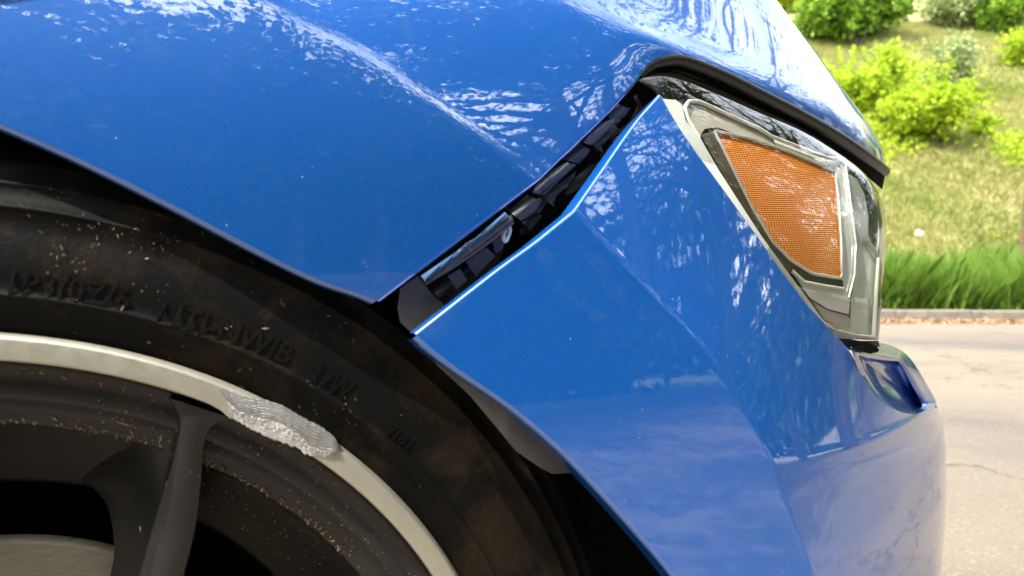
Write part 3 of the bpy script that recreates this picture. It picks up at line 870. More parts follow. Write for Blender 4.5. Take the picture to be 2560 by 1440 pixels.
def quadrows(name, a, b, m, n=8, bulge=0.0):
    a = np.array(a, float); b = np.array(b, float); x = np.linspace(0, 1, n)[:, None, None]
    q = a[None] * (1 - x) + b[None] * x; q[..., 2] += bulge * np.sin(np.linspace(0, math.pi, n))[:, None]
    return grid(name, car(q[..., 0], q[..., 1], q[..., 2]), m, the_car)
quadrows("windscreen", [(-1.06, 0.42, 0.95), (-1.85, 0.62, 1.42)], [(-1.06, 2.0, 0.95), (-1.85, 1.8, 1.42)], GLASS)
quadrows("roof", [(-1.86, 0.60, 1.43), (-3.6, 0.60, 1.40)], [(-1.86, 1.82, 1.43), (-3.6, 1.82, 1.40)], PAINT, bulge=0.05)
quadrows("side_window", [(-1.15, 0.40, 0.99), (-2.15, 0.40, 0.99)], [(-1.88, 0.60, 1.40), (-2.15, 0.60, 1.40)], GLASS)
quadrows("rear_body", [(-2.16, 0.337, 0.24), (-2.16, 0.337, 0.98), (-2.16, 0.60, 1.42)], [(-4.0, 0.36, 0.26), (-4.0, 0.36, 0.98), (-3.6, 0.60, 1.40)], PAINT)
quadrows("far_side", [(-4.0, 2.05, 0.26), (-4.0, 2.05, 0.98)], [(0.2, 2.05, 0.26), (0.2, 2.05, 0.86)], PAINT)

# --- bumper cover
L_pts = [(1043, 838), (1075, 868), (1150, 925), (1280, 1015), (1400, 1117), (1500, 1220), (1600, 1332), (1690, 1440), (1760, 1540), (1830, 1660)]
K_pts = [(1440, 529), (1478, 570), (1600, 700), (1750, 860), (1850, 1005), (1920, 1130), (1980, 1290), (2035, 1440), (2060, 1540), (2080, 1660)]
R_pts = [(1651, 240), (1700, 325), (1800, 465), (1900, 603), (2000, 742), (2080, 830), (2128, 885), (2150, 935), (2185, 988), (2232, 1022), (2285, 1036), (2332, 1018), (2350, 1030), (2362, 1090), (2367, 1180), (2366, 1270), (2352, 1440), (2338, 1540), (2320, 1660)]
NQ = 120
Lc = smooth_curve(L_pts, NQ); Kc = smooth_curve(K_pts, NQ)
top_l = smooth_curve([(1043, 838), (1242, 682), (1340, 610), (1400, 562), (1440, 529)], 60)
top_r = smooth_curve([(1440, 529), (1497, 446), (1592, 309), (1651, 240)], 60)
fr_ = np.linspace(0, 1, 60)
rows = []
for i in range(NQ):
    q = i / (NQ - 1)
    base = Lc[i] + (Kc[i] - Lc[i]) * fr_[:, None]
    dev = top_l - (Lc[0] + (Kc[0] - Lc[0]) * fr_[:, None])
    px = base + dev * (1 - q) ** 6
    rows.append(castP(px[:, 0], px[:, 1], W_bumper))
GL = np.stack(rows)
dK = cast(Kc[:, 0], Kc[:, 1], W_bumper)
KU = GL[:, -1] @ FW; KW = GL[:, -1] @ IN; KZ = GL[:, -1, 2]
# right facet: each row turns the corner of the car in plan, meeting the traced outline
Rd = smooth_curve(R_pts, 600)
# parameter of the outline for each row (the headlight edge gets the first 48 %)
seg = np.r_[0, np.cumsum(np.linalg.norm(np.diff(Rd, axis=0), axis=1))]; seg /= seg[-1]
qq = np.linspace(0, 1, NQ)
Rc = resample(Rd, 0, qq)
i_sil = int(np.argmax(Rc[:, 0] > 2335))
M0 = 0.40
NX = 60
def solve_sil(i):
    r = ray(Rc[i, 0], Rc[i, 1]); g = (r @ IN) / (r @ FW)       # slope of the sight line in plan
    x = 2 * (KW[i] - g * KU[i]) / (g - M0)
    return x, (g - M0) / (2 * x)
rows = []; 
x_s, k_s = solve_sil(i_sil)
for i in range(NQ):
    r = ray(Rc[i, 0], Rc[i, 1]); g = (r @ IN) / (r @ FW)
    if i >= i_sil:
        xe, k2 = solve_sil(i)
    else:
        k2 = k_s * (0.75 + 0.25 * (i / i_sil) ** 2)
        a, b_, c = k2, M0 - g, KW[i] - g * KU[i]
        disc = b_*b_ - 4*a*c
        xe = (-b_ - math.sqrt(disc)) / (2*a) if disc > 0 else -b_ / (2*a)
    UE = KU[i] + xe; WE = KW[i] + M0 * xe + k2 * xe * xe
    pe = UE * FW + WE * IN
    dE = (pe[1]) / r[1]
    zE = CAM[2] + r[2] * dE
    s = np.sin(np.linspace(0, math.pi/2, NX)) ** 1.0
    if i < i_sil: s = np.linspace(0, 1, NX)
    xs = s * xe
    zz = KZ[i] + (zE - KZ[i]) * s
    row = car(KU[i] + xs, KW[i] + M0 * xs + k2 * xs**2, zz)
    rows.append(row)
GR = np.stack(rows)
# top edge of the right facet follows the gap
t0 = castP(top_r[:, 0], top_r[:, 1], lambda U, Z: W_bumper(U, Z) + M0 * np.maximum(U - KU[0], 0) + 0.7 * np.maximum(U - KU[0], 0) ** 2)
dev3 = t0 - GR[0]
wgt = ((1 - np.arange(NQ) / (NQ - 1)) ** 10)[:, None, None]
GR = GR + dev3[None] * wgt
# round the crease and join
bb = MB()
def round_join(a, b, rho, n=7):
    out = []
    for i in range(len(a)):
        sa = np.r_[0, np.cumsum(np.linalg.norm(np.diff(a[i], axis=0), axis=1))]
        sb = np.r_[0, np.cumsum(np.linalg.norm(np.diff(b[i], axis=0), axis=1))]
        ar = resample(a[i], 0, np.linspace(0, 1 - min(rho / sa[-1], .3), a.shape[1]))
        br = resample(b[i], 0, np.linspace(min(rho / sb[-1], .3), 1, b.shape[1]))
        q = np.linspace(0, 1, n)[1:-1, None]
        out.append(np.vstack([ar, (1-q)**2 * ar[-1] + 2*q*(1-q) * a[i][-1] + q*q * br[0], br]))
    return np.stack(out)
GB = round_join(GL, GR, 0.0022)
# carry the front on round behind the outline
ext = []
for i in range(NQ):
    if i >= i_sil:
        d_ = unit(GR[i, -1] - GR[i, -2]); s = np.linspace(0.02, 0.35, 10)[:, None]
        ext.append(GR[i, -1] + d_ * s + IN * (s ** 2) * 1.2)
ext = np.stack(ext)
bb.grid(GB)
bb.grid(np.concatenate([GR[i_sil:, -1:], ext], 1))
def inw(e, nb):
    n_ = unit(np.cross(np.gradient(e, axis=0), e - nb))
    return np.where((np.sum(n_ * (e - CAM), -1) < 0)[:, None], -n_, n_)
e = GB[0]; bb.grid(roll(e, unit(GB[0] - GB[1]), inw(e, GB[1]), 0.0014, 0.012))
e = GB[:, 0]; bb.grid(roll(e, unit(GB[:, 0] - GB[:, 1]), inw(e, GB[:, 1]), 0.0030, 0.012))
e = GB[:i_sil, -1]; bb.grid(roll(e, unit(GB[:i_sil, -1] - GB[:i_sil, -3]), inw(e, GB[:i_sil, -3]), 0.0018, 0.008))
bumper = bb.build("bumper", PAINT, the_car)
BEDGE = GB[:i_sil, -1]       # headlight side edge of the bumper, top to bottom
def depth_of(p):
    return ((p - CAM) @ np.array([0, cP, -sP]))
print("bumper edge depth", np.round(depth_of(BEDGE)[[0, 10, 20, 30, 40, -1]], 3), "silhouette", np.round(depth_of(GR[i_sil:, -1])[[0, -1]], 3), "fender edge", np.round(depth_of(FEDGE)[::12], 3))

# --- pocket in the bumper below the headlight (tow and lamp recess)
def d_pocket(u, v):
    return 0.54 + (np.asarray(u, float) - 2140) * 0.00052
_bd = depth_of(BEDGE); _bu = 1280 + (BEDGE - CAM)[:, 0] / _bd * F_PX
def d_be(u): return float(np.interp(u, _bu, _bd))
dmx = float(depth_of(GR[i_sil, -1:])[0])
ring = [(2126, 868, d_be(2112)), (2160, 866, 0.51), (2198, 857, 0.575), (2238, 868, 0.615), (2266, 886, 0.635), (2290, 915, 0.65), (2318, 962, 0.665), (2338, 998, 0.675), (2341, 1012, 0.67), (2330, 1025, d_be(2330)), (2285, 1036, d_be(2285)), (2232, 1023, d_be(2232)), (2185, 989, d_be(2185)), (2150, 936, d_be(2150))]
inner = [(2146, 888, .484), (2168, 893, .50), (2200, 899, .53), (2232, 902, .56), (2246, 903, .575), (2262, 928, .59), (2282, 966, .61), (2302, 1002, .63), (2306, 1016, .63), (2296, 1025, .61), (2280, 1026, .585), (2236, 1011, .54), (2196, 977, .51), (2163, 925, .492)]
R0 = smooth_curve(ring + ring[:1], 97)[:-1]; R2 = smooth_curve(inner + inner[:1], 97)[:-1]
R2 = R2[(np.arange(96) + 0) % 96]
def rp3(R, off=0.0): return P(R[:, 0], R[:, 1], R[:, 2] + off)
R1 = R0 + (R2 - R0) * 0.10; c2 = R2.mean(0)
R3 = R2 + (c2 - R2) * 0.06; R4 = c2 + (R2 - c2) * 0.55
lay = [rp3(R0, 0.03), rp3(R0, 0.0), rp3(R1), rp3(R0 + (R2 - R0) * 0.55), rp3(R2), rp3(R2 + (c2 - R2) * 0.02, 0.004), rp3(R3, 0.028), rp3(R4, 0.032), np.tile(P(c2[0:1], c2[1:2], c2[2:3] + 0.033), (96, 1))]
mb = MB(); mb.grid(np.stack(lay), True)
mb.build("bumper_recess", PAINT, the_car)
pix_poly("hole_shade_patch", [(2128, 868), (2150, 862), (2176, 860), (2192, 866), (2198, 875), (2194, 881), (2176, 884), (2152, 880)], lambda u, v: 0.462 + (u - 2128) * 0.0007, VOID, the_car, 0.003, 12)  # flat black patch painting the dark inside the opening
pix_poly("lamp_mount", [(2070, 828), (2100, 843), (2150, 852), (2196, 852), (2200, 866), (2160, 872), (2124, 876)], lambda u, v: 0.54 + 0 * u, BLACKP, the_car, 0.02, 14)

# --- headlight
headlight = empty("headlight", car(0.45, 0.42, 0.62), the_car)
Ledge = smooth_curve([(1596, 202), (1640, 232), (1700, 322), (1800, 462), (1900, 600), (2000, 738), (2084, 846)], 70)
Redge = smooth_curve([(1602, 192), (1640, 172), (1700, 172), (1800, 215), (1900, 266), (2000, 316), (2100, 384), (2165, 438), (2198, 490), (2214, 560), (2214, 640), (2207, 740), (2196, 851)], 70)
def d_lens_left(v):
    vv = np.array([190, 240, 462, 600, 738, 850]); 
    bd = depth_of(BEDGE); bv = 720 - (BEDGE - CAM) @ np.array([0, sP, cP]) / bd * F_PX
    return np.interp(v, bv, bd) + 0.006
ths = np.linspace(0, 1, 46) * math.radians(84)
rows = []
for i in range(70):
    s = np.sin(ths) / math.sin(ths[-1])
    px = Ledge[i] + (Redge[i] - Ledge[i]) * s[:, None]
    dl = d_lens_left(Ledge[i, 1]); wpx = np.linalg.norm(Redge[i] - Ledge[i])
    dr = dl + 0.00034 * wpx * (1.0 if i < 40 else 1.0)
    dd = dl + (dr - dl) * (0.45 * s + 0.55 * (1 - np.cos(ths)) / (1 - math.cos(ths[-1])))
    rows.append(P(px[:, 0], px[:, 1], dd))
GLENS = np.stack(rows)
lens = grid("lens", GLENS, LENS, headlight)
LD = depth_of(GLENS); 
_lu = 1280 + ((GLENS - CAM) @ np.array([1.0, 0, 0])) / LD * F_PX; _lv = 720 - ((GLENS - CAM) @ np.array([0, sP, cP])) / LD * F_PX
_A = np.stack([np.ones(_lu.size), _lu.ravel(), _lv.ravel(), _lu.ravel()**2, _lu.ravel()*_lv.ravel(), _lv.ravel()**2], -1)
_co = np.linalg.lstsq(_A, LD.ravel(), rcond=None)[0]
def d_lens(u, v, off=0.0):
    u = np.asarray(u, float); v = np.asarray(v, float)
    return np.stack([np.ones_like(u), u, v, u*u, u*v, v*v], -1) @ _co + off
# housing: the bowl behind the lens
rows = []
cen = P(np.array([2000.]), np.array([520.]), np.array([0.62]))[0]
s_in = np.linspace(0, 1, 12)
back = GLENS[:, ::5] + unit(GLENS[:, ::5] - CAM) * (0.016 + 0.05 * np.sin(np.linspace(0, math.pi, GLENS[:, ::5].shape[1])))[None, :, None]
hb = MB(); hb.grid(back[:44]); hb.grid(back[43:, :4])
cb = MB(); cb.grid(back[43:, 3:]); cb.build("reflector_bowl", CHROME, headlight)
hb.grid(np.stack([GLENS[:, 0], back[:, 0]])); hb.grid(np.stack([GLENS[:, -1], back[:, -1]])); hb.grid(np.stack([GLENS[-1, ::5], back[-1]])); hb.grid(np.stack([GLENS[0, ::5], back[0]]))
hb.build("housing", HOUSE, headlight)
amber_px = [(1785, 328), (1830, 420), (1880, 520), (1930, 603), (1975, 650), (2030, 684), (2105, 697), (2103, 600), (2096, 500), (2088, 428), (2040, 408), (1960, 375), (1870, 345)]
pix_poly("amber_reflector", amber_px, lambda u, v: d_lens(u, v, 0.012), AMBER, headlight, 0.006, 22)
pix_poly("bezel", [(1752, 336), (1783, 328), (1828, 420), (1878, 520), (1928, 604), (1973, 652), (2028, 687), (2106, 700), (2108, 716), (2010, 702), (1958, 668), (1900, 592), (1838, 490), (1788, 402)], lambda u, v: d_lens(u, v, 0.010), BEZEL, headlight, 0.012, 22)
pix_poly("lens_border", [(1648, 246), (1690, 250), (1706, 262), (1714, 302), (1750, 344), (1800, 430), (1850, 508), (1905, 592), (1965, 674), (2040, 775), (2092, 848), (2080, 842), (2000, 740), (1900, 602), (1800, 466), (1700, 328)], lambda u, v: d_lens(u, v, 0.004), SATIN, headlight, 0.006, 16)
pix_poly("trim_panel", [(1712, 268), (1722, 254), (1745, 254), (1790, 274), (1900, 324), (1926, 340), (1946, 380), (1880, 350), (1838, 334), (1792, 318), (1762, 322), (1748, 342), (1722, 304)], lambda u, v: d_lens(u, v, 0.013), TAUPE, headlight, 0.006, 18)
pix_poly("upper_panel", [(1930, 343), (1990, 360), (2068, 396), (2108, 398), (2089, 426), (2040, 406), (1962, 374), (1948, 380)], lambda u, v: d_lens(u, v, 0.015), SATIN, headlight, 0.006, 18)
pix_poly("side_strip", [(2090, 425), (2112, 400), (2122, 470), (2140, 612), (2136, 690), (2122, 742), (2108, 716), (2105, 600), (2097, 500)], lambda u, v: d_lens(u, v, 0.013), SATIN, headlight, 0.006, 18)
pix_poly("curved_reflector", [(2116, 432), (2142, 446), (2162, 486), (2171, 540), (2170, 602), (2142, 604), (2126, 476)], lambda u, v: d_lens(u, v, 0.016), CHROME, headlight, 0.006, 14)
pix_poly("lower_reflector", [(1976, 674), (2010, 703), (2060, 712), (2107, 718), (2126, 748), (2122, 786), (2070, 772), (2024, 744)], lambda u, v: d_lens(u, v, 0.012), WHITER, headlight, 0.006, 18)
pix_poly("lower_bracket", [(2030, 752), (2070, 776), (2122, 790), (2130, 812), (2080, 806), (2062, 800)], lambda u, v: d_lens(u, v, 0.014), TAUPE, headlight, 0.006, 14)
pix_poly("lower_bowl", [(2124, 610), (2170, 606), (2196, 640), (2190, 740), (2186, 846), (2090, 846), (2062, 806), (2126, 800), (2128, 748), (2140, 690)], lambda u, v: d_lens(u, v, 0.020), SATIN, headlight, 0.006, 18)

for nm, pts, r_, m_, off, cl_ in [("amber_rim", amber_px, 0.0011, CHROME, 0.0105, True),
        ("trim_edge", [(1748, 344), (1722, 304), (1711, 270), (1722, 253), (1746, 253), (1790, 273), (1900, 323), (1928, 341), (2068, 395), (2110, 398)], 0.0013, SATIN, 0.010, False),
        ("strip_edge", [(2112, 400), (2122, 470), (2140, 612), (2136, 690), (2122, 744)], 0.0010, CHROME, 0.011, False),
        ("bowl_edge", [(2171, 606), (2196, 642), (2190, 742), (2184, 846)], 0.0014, SATIN, 0.014, False),
        ("bowl_edge", [(1978, 676), (2010, 705), (2062, 715), (2107, 722)], 0.0012, SATIN, 0.010, False),
        ("bowl_edge", [(2050, 800), (2090, 826), (2150, 840), (2186, 842)], 0.0012, CHROME, 0.012, False)]:
    p_ = np.array(pts + pts[:1] if cl_ else pts, float)
    c_ = resample(p_, 90); mb = MB(); mb.grid(tube(P(c_[:, 0], c_[:, 1], d_lens(c_[:, 0], c_[:, 1], off)), r_, 7), True)
    mb.build(nm, m_, headlight)

# --- rubber seal and black sheet standing in for gap shade between wing and lens
seal_px = smooth_curve([(1598, 192), (1622, 166), (1650, 153), (1700, 150), (1800, 187), (1900, 237), (2000, 289), (2100, 348), (2170, 397), (2212, 428)], 60)
fe_d = depth_of(FEDGE); fe_u = 1280 + (FEDGE - CAM)[:, 0] / fe_d * F_PX; fe_v = 720 - (FEDGE - CAM) @ np.array([0, sP, cP]) / fe_d * F_PX
sel_ = fe_u > 1560
def d_fe(u): return np.interp(u, fe_u[sel_], fe_d[sel_])
sr = np.interp(np.linspace(0, 1, 60), [0, .1, .5, .9, 1], [0.002, 0.0036, 0.0042, 0.0052, 0.0045])
mb = MB(); mb.grid(tube(P(seal_px[:, 0], seal_px[:, 1], d_fe(seal_px[:, 0]) + 0.004), sr, 10), True)
mb.build("bonnet_seal", RUBBER, the_car)
gp = [(1596, 196), (1640, 150), (1700, 146), (1800, 184), (1900, 234), (2000, 286), (2100, 346), (2170, 394), (2214, 432), (2206, 474), (2165, 440), (2100, 388), (2000, 320), (1900, 272), (1800, 222), (1700, 182), (1640, 184)]
pix_poly("gap_shade_sheet", gp, lambda u, v: d_fe(u) + 0.010, VOID, the_car, 0.02, 24)

# --- clips and bracket showing in the open gap
def d_gap(off):
    return lambda u, v: cast(np.asarray(u, float), np.asarray(v, float), lambda U, Z: 0.329 + off + 0.35 * np.maximum(U, 0) ** 2 + 0.25 * np.maximum(U - 0.1, 0))
pix_poly("bumper_carrier", [(985, 712), (1040, 660), (1340, 440), (1580, 195), (1640, 190), (1670, 235), (1500, 500), (1440, 560), (1200, 750), (1110, 800)], d_gap(0.045), DARKLINER, the_car, 0.02, 40)
CL = [("clip", [(1537, 257), (1575, 271), (1566, 287), (1542, 311), (1514, 287)], 0.018),
      ("clip", [(1492, 311), (1537, 294), (1540, 301), (1478, 363), (1459, 356)], 0.012),
      ("clip_hook", [(1537, 309), (1544, 323), (1504, 365), (1507, 382), (1490, 372), (1483, 363)], 0.020),
      ("clip", [(1412, 384), (1450, 358), (1476, 375), (1469, 386), (1448, 410), (1407, 398)], 0.016),
      ("clip", [(1370, 431), (1417, 405), (1436, 412), (1355, 488), (1332, 481), (1337, 469)], 0.011),
      ("clip_hook", [(1355, 490), (1436, 431), (1438, 445), (1389, 493), (1384, 514), (1365, 502)], 0.020),
      ("clip_hook", [(1417, 464), (1474, 412), (1492, 408), (1488, 436), (1431, 483), (1412, 488)], 0.026),
      ("clip", [(1271, 526), (1318, 488), (1353, 502), (1346, 521), (1304, 552), (1280, 535)], 0.013),
      ("fender_flange", [(1052, 690), (1180, 601), (1262, 530), (1272, 540), (1190, 612), (1062, 704)], 0.006),
      ("clip_rail", [(1060, 690), (1170, 606), (1278, 536), (1284, 552), (1266, 574), (1180, 636), (1067, 710)], 0.008),
      ("clip_box", [(1067, 711), (1167, 650), (1223, 603), (1270, 575), (1250, 650), (1160, 745), (1115, 764), (1077, 726)], 0.022),
      ("clip", [(1448, 332), (1488, 316), (1496, 326), (1462, 354), (1446, 348)], 0.022),
      ("clip_hook", [(1310, 508), (1352, 494), (1366, 506), (1352, 530), (1322, 552), (1306, 540)], 0.028),
      ("clip_rib", [(1300, 560), (1340, 530), (1356, 540), (1320, 584), (1300, 590)], 0.030),
      ("clip_rib", [(1500, 388), (1540, 340), (1556, 340), (1548, 366), (1512, 410)], 0.030),
      ("clip_hook", [(1583, 240), (1592, 236), (1608, 268), (1600, 276)], 0.022)]
bracket = empty("bumper_bracket", castP(1300., 560., W_fender), the_car)
for nm, px, off in CL:
    pc = np.array(px, float).mean(0); dg_ = d_gap(off - 0.006)
    def dclip(u, v, pc=pc, dg_=dg_):
        s_ = (u - pc[0]) * 0.61 + (v - pc[1]) * 0.79
        return dg_(u, v) + np.minimum(0.000022 * s_ * s_, 0.02)
    o = pix_poly(nm, px, dclip, PRIMER if nm == "fender_flange" else BLACKP, bracket, 0.014, 9, smooth=True, taper=0.06)
    bv = o.modifiers.new("soften", 'BEVEL'); bv.width = 0.0012; bv.segments = 2; bv.limit_method = 'ANGLE'; bv.angle_limit = math.radians(50)

for pts, r_, m_, off in [([(1480, 361), (1510, 330), (1540, 300)], 0.0007, BLACKP, 0.010), ([(1357, 486), (1395, 450), (1436, 412)], 0.0007, BLACKP, 0.009), ([(1064, 708), (1150, 655), (1220, 606), (1282, 556)], 0.0009, BLACKP, 0.004),
                         ([(1556, 322), (1540, 330), (1528, 346), (1530, 362)], 0.0009, RUBBER, 0.016), ([(1600, 262), (1580, 300), (1556, 322)], 0.0010, RUBBER, 0.018), ([(1484, 424), (1470, 450), (1462, 470)], 0.0009, RUBBER, 0.018),
                         ([(1270, 556), (1274, 578), (1264, 604), (1258, 592), (1264, 572)], 0.0010, SATIN, 0.006), ([(1170, 606), (1174, 628)], 0.0014, BLACKP, 0.002)]:
    c_ = smooth_curve(pts, 24); mb = MB(); mb.grid(tube(P(c_[:, 0], c_[:, 1], d_gap(off)(c_[:, 0], c_[:, 1])), r_, 7), True)
    mb.build("wire" if m_ in (RUBBER, SATIN) else "clip_edge", m_, bracket)
for px in [[(1165, 655), (1215, 618), (1238, 640), (1190, 690)], [(1230, 604), (1262, 584), (1258, 622), (1240, 634)], [(1120, 690), (1150, 672), (1168, 700), (1140, 724)]]:
    o = pix_poly("clip_tab", px, d_gap(0.012), BLACKP, bracket, 0.012, 9, taper=0.08)
    bv = o.modifiers.new("soften", 'BEVEL'); bv.width = 0.001; bv.segments = 2; bv.limit_method = 'ANGLE'; bv.angle_limit = math.radians(50)

# --- wheel arch liner
pix_poly("liner_flap", [(1000, 722), (1045, 690), (1080, 735), (1125, 775), (1045, 845), (1000, 806), (994, 770)], d_gap(0.020), LINER, the_car, 0.006, 20)
pix_poly("liner_lip", [(1040, 840), (1110, 880), (1200, 950), (1300, 1030), (1400, 1118), (1452, 1172), (1438, 1182), (1380, 1185), (1352, 1170), (1290, 1128), (1236, 1062), (1174, 988), (1096, 916)], d_gap(-0.001), LINER, the_car, 0.02, 22)
def lathe(prof, a0, a1, n, c=WC):
    """prof: (r, w) rows; w is measured into the car from the wheel plane"""
    prof = np.array(prof, float); prof[:, 0] *= 1.012
    a = np.linspace(a0, a1, n)
    r = prof[:, 0][:, None]; w = prof[:, 1][:, None]
    return c + (r * np.cos(a))[..., None] * WF + (r * np.sin(a))[..., None] * UP + (w + 0 * a)[..., None] * WI
mb = MB(); mb.grid(lathe([(0.384, 0.004), (0.390, 0.02), (0.40, 0.10), (0.40, 0.26), (0.12, 0.27), (0.0, 0.27)], math.radians(-30), math.radians(210), 90))
mb.build("wheel_arch_liner", DARKLINER, the_car)

# --- wheel
wheel = empty("wheel", WC, the_car)
TAU = 2 * math.pi
def full(prof, n=220): return lathe(prof, 0, TAU, n + 1)[:, :-1]
tp = [(0.238, 0.030), (0.2425, 0.011), (0.2455, 0.0055), (0.2500, 0.0050), (0.2555, 0.0038), (0.2592, -0.0002), (0.2602, -0.0006), (0.2610, 0.0002), (0.2625, 0.0010), (0.266, 0.0006), (0.274, 0.0004), (0.284, 0.0020),
      (0.2935, 0.0048), (0.2940, 0.0042), (0.2950, 0.0044), (0.2956, 0.0060), (0.303, 0.0108), (0.3036, 0.0103), (0.3046, 0.0108), (0.3052, 0.0124), (0.313, 0.0205), (0.3136, 0.0202), (0.3146, 0.0212), (0.323, 0.035), (0.334, 0.056), (0.344, 0.080), (0.350, 0.105), (0.351, 0.13), (0.350, 0.20), (0.34, 0.22), (0.25, 0.21)]
mb = MB(); mb.grid(full(tp), True)
mb.build("tyre", TYRE, wheel)
# lip ring
rp = [(0.2445, 0.012), (0.2455, 0.004), (0.2450, 0.0012), (0.2440, -0.0001), (0.2434, -0.0006), (0.2430, -0.0007), (0.2360, -0.0008), (0.2354, -0.0008), (0.2349, -0.0003), (0.2346, 0.004)]
mb = MB(); mb.grid(full(rp), True)
mb.build("rim_lip", ALU, wheel)
# barrel and dish below the lip
bp_ = [(0.2348, 0.003), (0.2334, 0.0068), (0.2300, 0.0082), (0.2255, 0.0084), (0.2215, 0.0070), (0.2190, 0.0082), (0.2165, 0.0115), (0.2130, 0.0128), (0.2095, 0.0125), (0.2082, 0.0135), (0.2072, 0.0185), (0.2055, 0.0220), (0.1990, 0.0310), (0.1740, 0.0640), (0.1712, 0.0690), (0.1712, 0.080), (0.200, 0.10), (0.205, 0.2)]
mb = MB(); mb.grid(full(bp_), True)
mb.build("rim_barrel", RIMP, wheel)
def spoke():
    L = smooth_curve([(425, 996), (443, 1026), (452, 1056), (449, 1100), (436, 1190), (414, 1310), (385, 1440), (340, 1680), (300, 1900), (255, 2150)], 60)
    Rr = smooth_curve([(575, 1044), (545, 1054), (520, 1076), (509, 1115), (502, 1200), (492, 1290), (476, 1370), (458, 1440), (425, 1680), (395, 1900), (360, 2150)], 60)
    LB = smooth_curve([(330, 1030), (285, 1058), (252, 1090), (222, 1140), (193, 1196), (236, 1222), (266, 1262), (281, 1318), (285, 1390), (276, 1440), (250, 1680), (210, 1900), (160, 2150)], 60)
    wb = np.interp(np.linspace(0, 1, 60), [0, 0.05, 0.12, 0.18, 0.3, 1], [0.014, 0.020, 0.045, 0.064, 0.060, 0.045])
    a = np.linspace(0, 1, 10)
    G1 = np.stack([wP(*((L + (Rr - L) * x).T), 0.0030 - 0.0014 * math.sin(math.pi * x)) for x in a])
    fl = []
    for x in np.linspace(0, 1, 20):
        px = L + (LB - L) * x
        w = 0.0030 + 0.0085 * min(1, x / 0.06) + np.maximum(wb - 0.0115, 0.002) * max(0, (x - 0.06) / 0.94) ** 1.25
        fl.append(wP(px[:, 0], px[:, 1], w))
    fr = [wP(Rr[:, 0] + 3 * x, Rr[:, 1] + 6 * x, 0.003 + 0.045 * x) for x in (0, 0.08, 0.5, 1)]
    m1 = MB(); m1.grid(G1)
    m2 = MB(); m2.grid(np.stack(fl)); m2.grid(np.stack([fl[-1], fl[-1] + WI * 0.01, fl[-1] + WI * 0.04 + 0.01 * WF])); m2.grid(np.stack(fr))
    return m1, m2
m1, m2 = spoke()
sp0 = m1.build("spoke", RIMP, wheel); sf0 = m2.build("spoke_flank", RIMP, wheel)
for i in range(1, 7):       # the other spokes stand below the frame
    for src in (sp0, sf0):
        o = src.copy(); col.objects.link(o); o.parent = wheel
        o.matrix_local = Matrix.Rotation(i * TAU / 7, 4, Vector(WI))
        ORIGIN[o.name] = WC
mb = MB(); mb.grid(full([(0.075, 0.002), (0.070, -0.002), (0.03, -0.004), (0.0005, -0.004)], 60), True); mb.grid(full([(0.075, 0.002), (0.08, 0.05)], 60), True)
mb.build("hub", RIMP, wheel)
mb = MB(); mb.grid(full([(0.137, 0.098), (0.1385, 0.094), (0.137, 0.090), (0.1345, 0.0893), (0.09, 0.0893), (0.085, 0.07), (0.0005, 0.068)], 120), True)
mb.build("brake_rotor", ROTOR, wheel)
mb = MB(); mb.grid(full([(0.20, 0.13), (0.0005, 0.13)], 60), True)
mb.build("backing_plate", VOID, wheel)

# kerb rash on the lip: a shaved, striated bevel above and a bright torn band below
def gouge():
    n_ = 110
    outer = smooth_curve([(546, 968), (600, 986), (650, 1000), (700, 1015), (760, 1048), (812, 1076), (838, 1096), (846, 1110)], n_)
    midl = smooth_curve([(568, 1004), (604, 1028), (655, 1046), (700, 1056), (745, 1084), (775, 1112), (806, 1126), (840, 1128)], n_)
    inn = smooth_curve([(574, 1044), (598, 1056), (640, 1078), (690, 1100), (740, 1120), (766, 1136), (800, 1142), (830, 1136)], n_)
    r = np.random.default_rng(3)
    def rough(m, k): return np.convolve(r.normal(0, m, n_ + k), np.ones(k) / math.sqrt(k), 'valid')[:n_]
    outer[:, 1] += rough(1.0, 3); midl[:, 1] += rough(1.6, 4); inn[:, 1] += rough(1.8, 3)
    uu = np.linspace(0, 1, n_)
    up_ = []
    for j in range(44):                       # drag lines fan out along the bevel
        x = j / 43; px = outer + (midl - outer) * x
        ph = x * 46 + 7 * uu * (1 - x) + 1.5 * np.sin(uu * 3)
        sc = 0.00016 * np.sin(ph) * np.clip(uu * 3, 0, 1) + 0.00010 * np.sin(ph * 2.3 + 1) + 0.00005 * rough(1, 9)
        up_.append(wP(px[:, 0], px[:, 1], -0.0007 - 0.0011 * math.sin(x * math.pi / 2) + sc))
    up_.insert(0, up_[0] + WI * 0.008)
    lo_ = [up_[-1]]
    for j in range(1, 16):
        x = j / 15; px = midl + (inn - midl) * x
        lo_.append(wP(px[:, 0], px[:, 1], -0.0018 + 0.0008 * x + rough(0.00016, 2) * math.sin(math.pi * min(1, x + 0.15))))
    lo_.append(lo_[-1] + WI * 0.006)
    return np.stack(up_), np.stack(lo_)
_gu, _gl = gouge()
SHAVED = make_alu("shaved_aluminium", (0.40, 0.40, 0.385), (0.62, 0.62, 0.60), 0.34, bstr=0.2, metal=0.75)
grid("scrape", _gu, SHAVED, wheel); grid("scrape_burr", _gl, SCRAPED, wheel)
pix_poly("lip_burr", [(480, 966), (535, 976), (562, 990), (590, 1014), (596, 1024), (582, 1034), (577, 1048), (552, 1026), (520, 1008), (490, 996)], lambda u, v: wdepth(u, v, -0.0013), ALU, wheel, 0.004, 12)

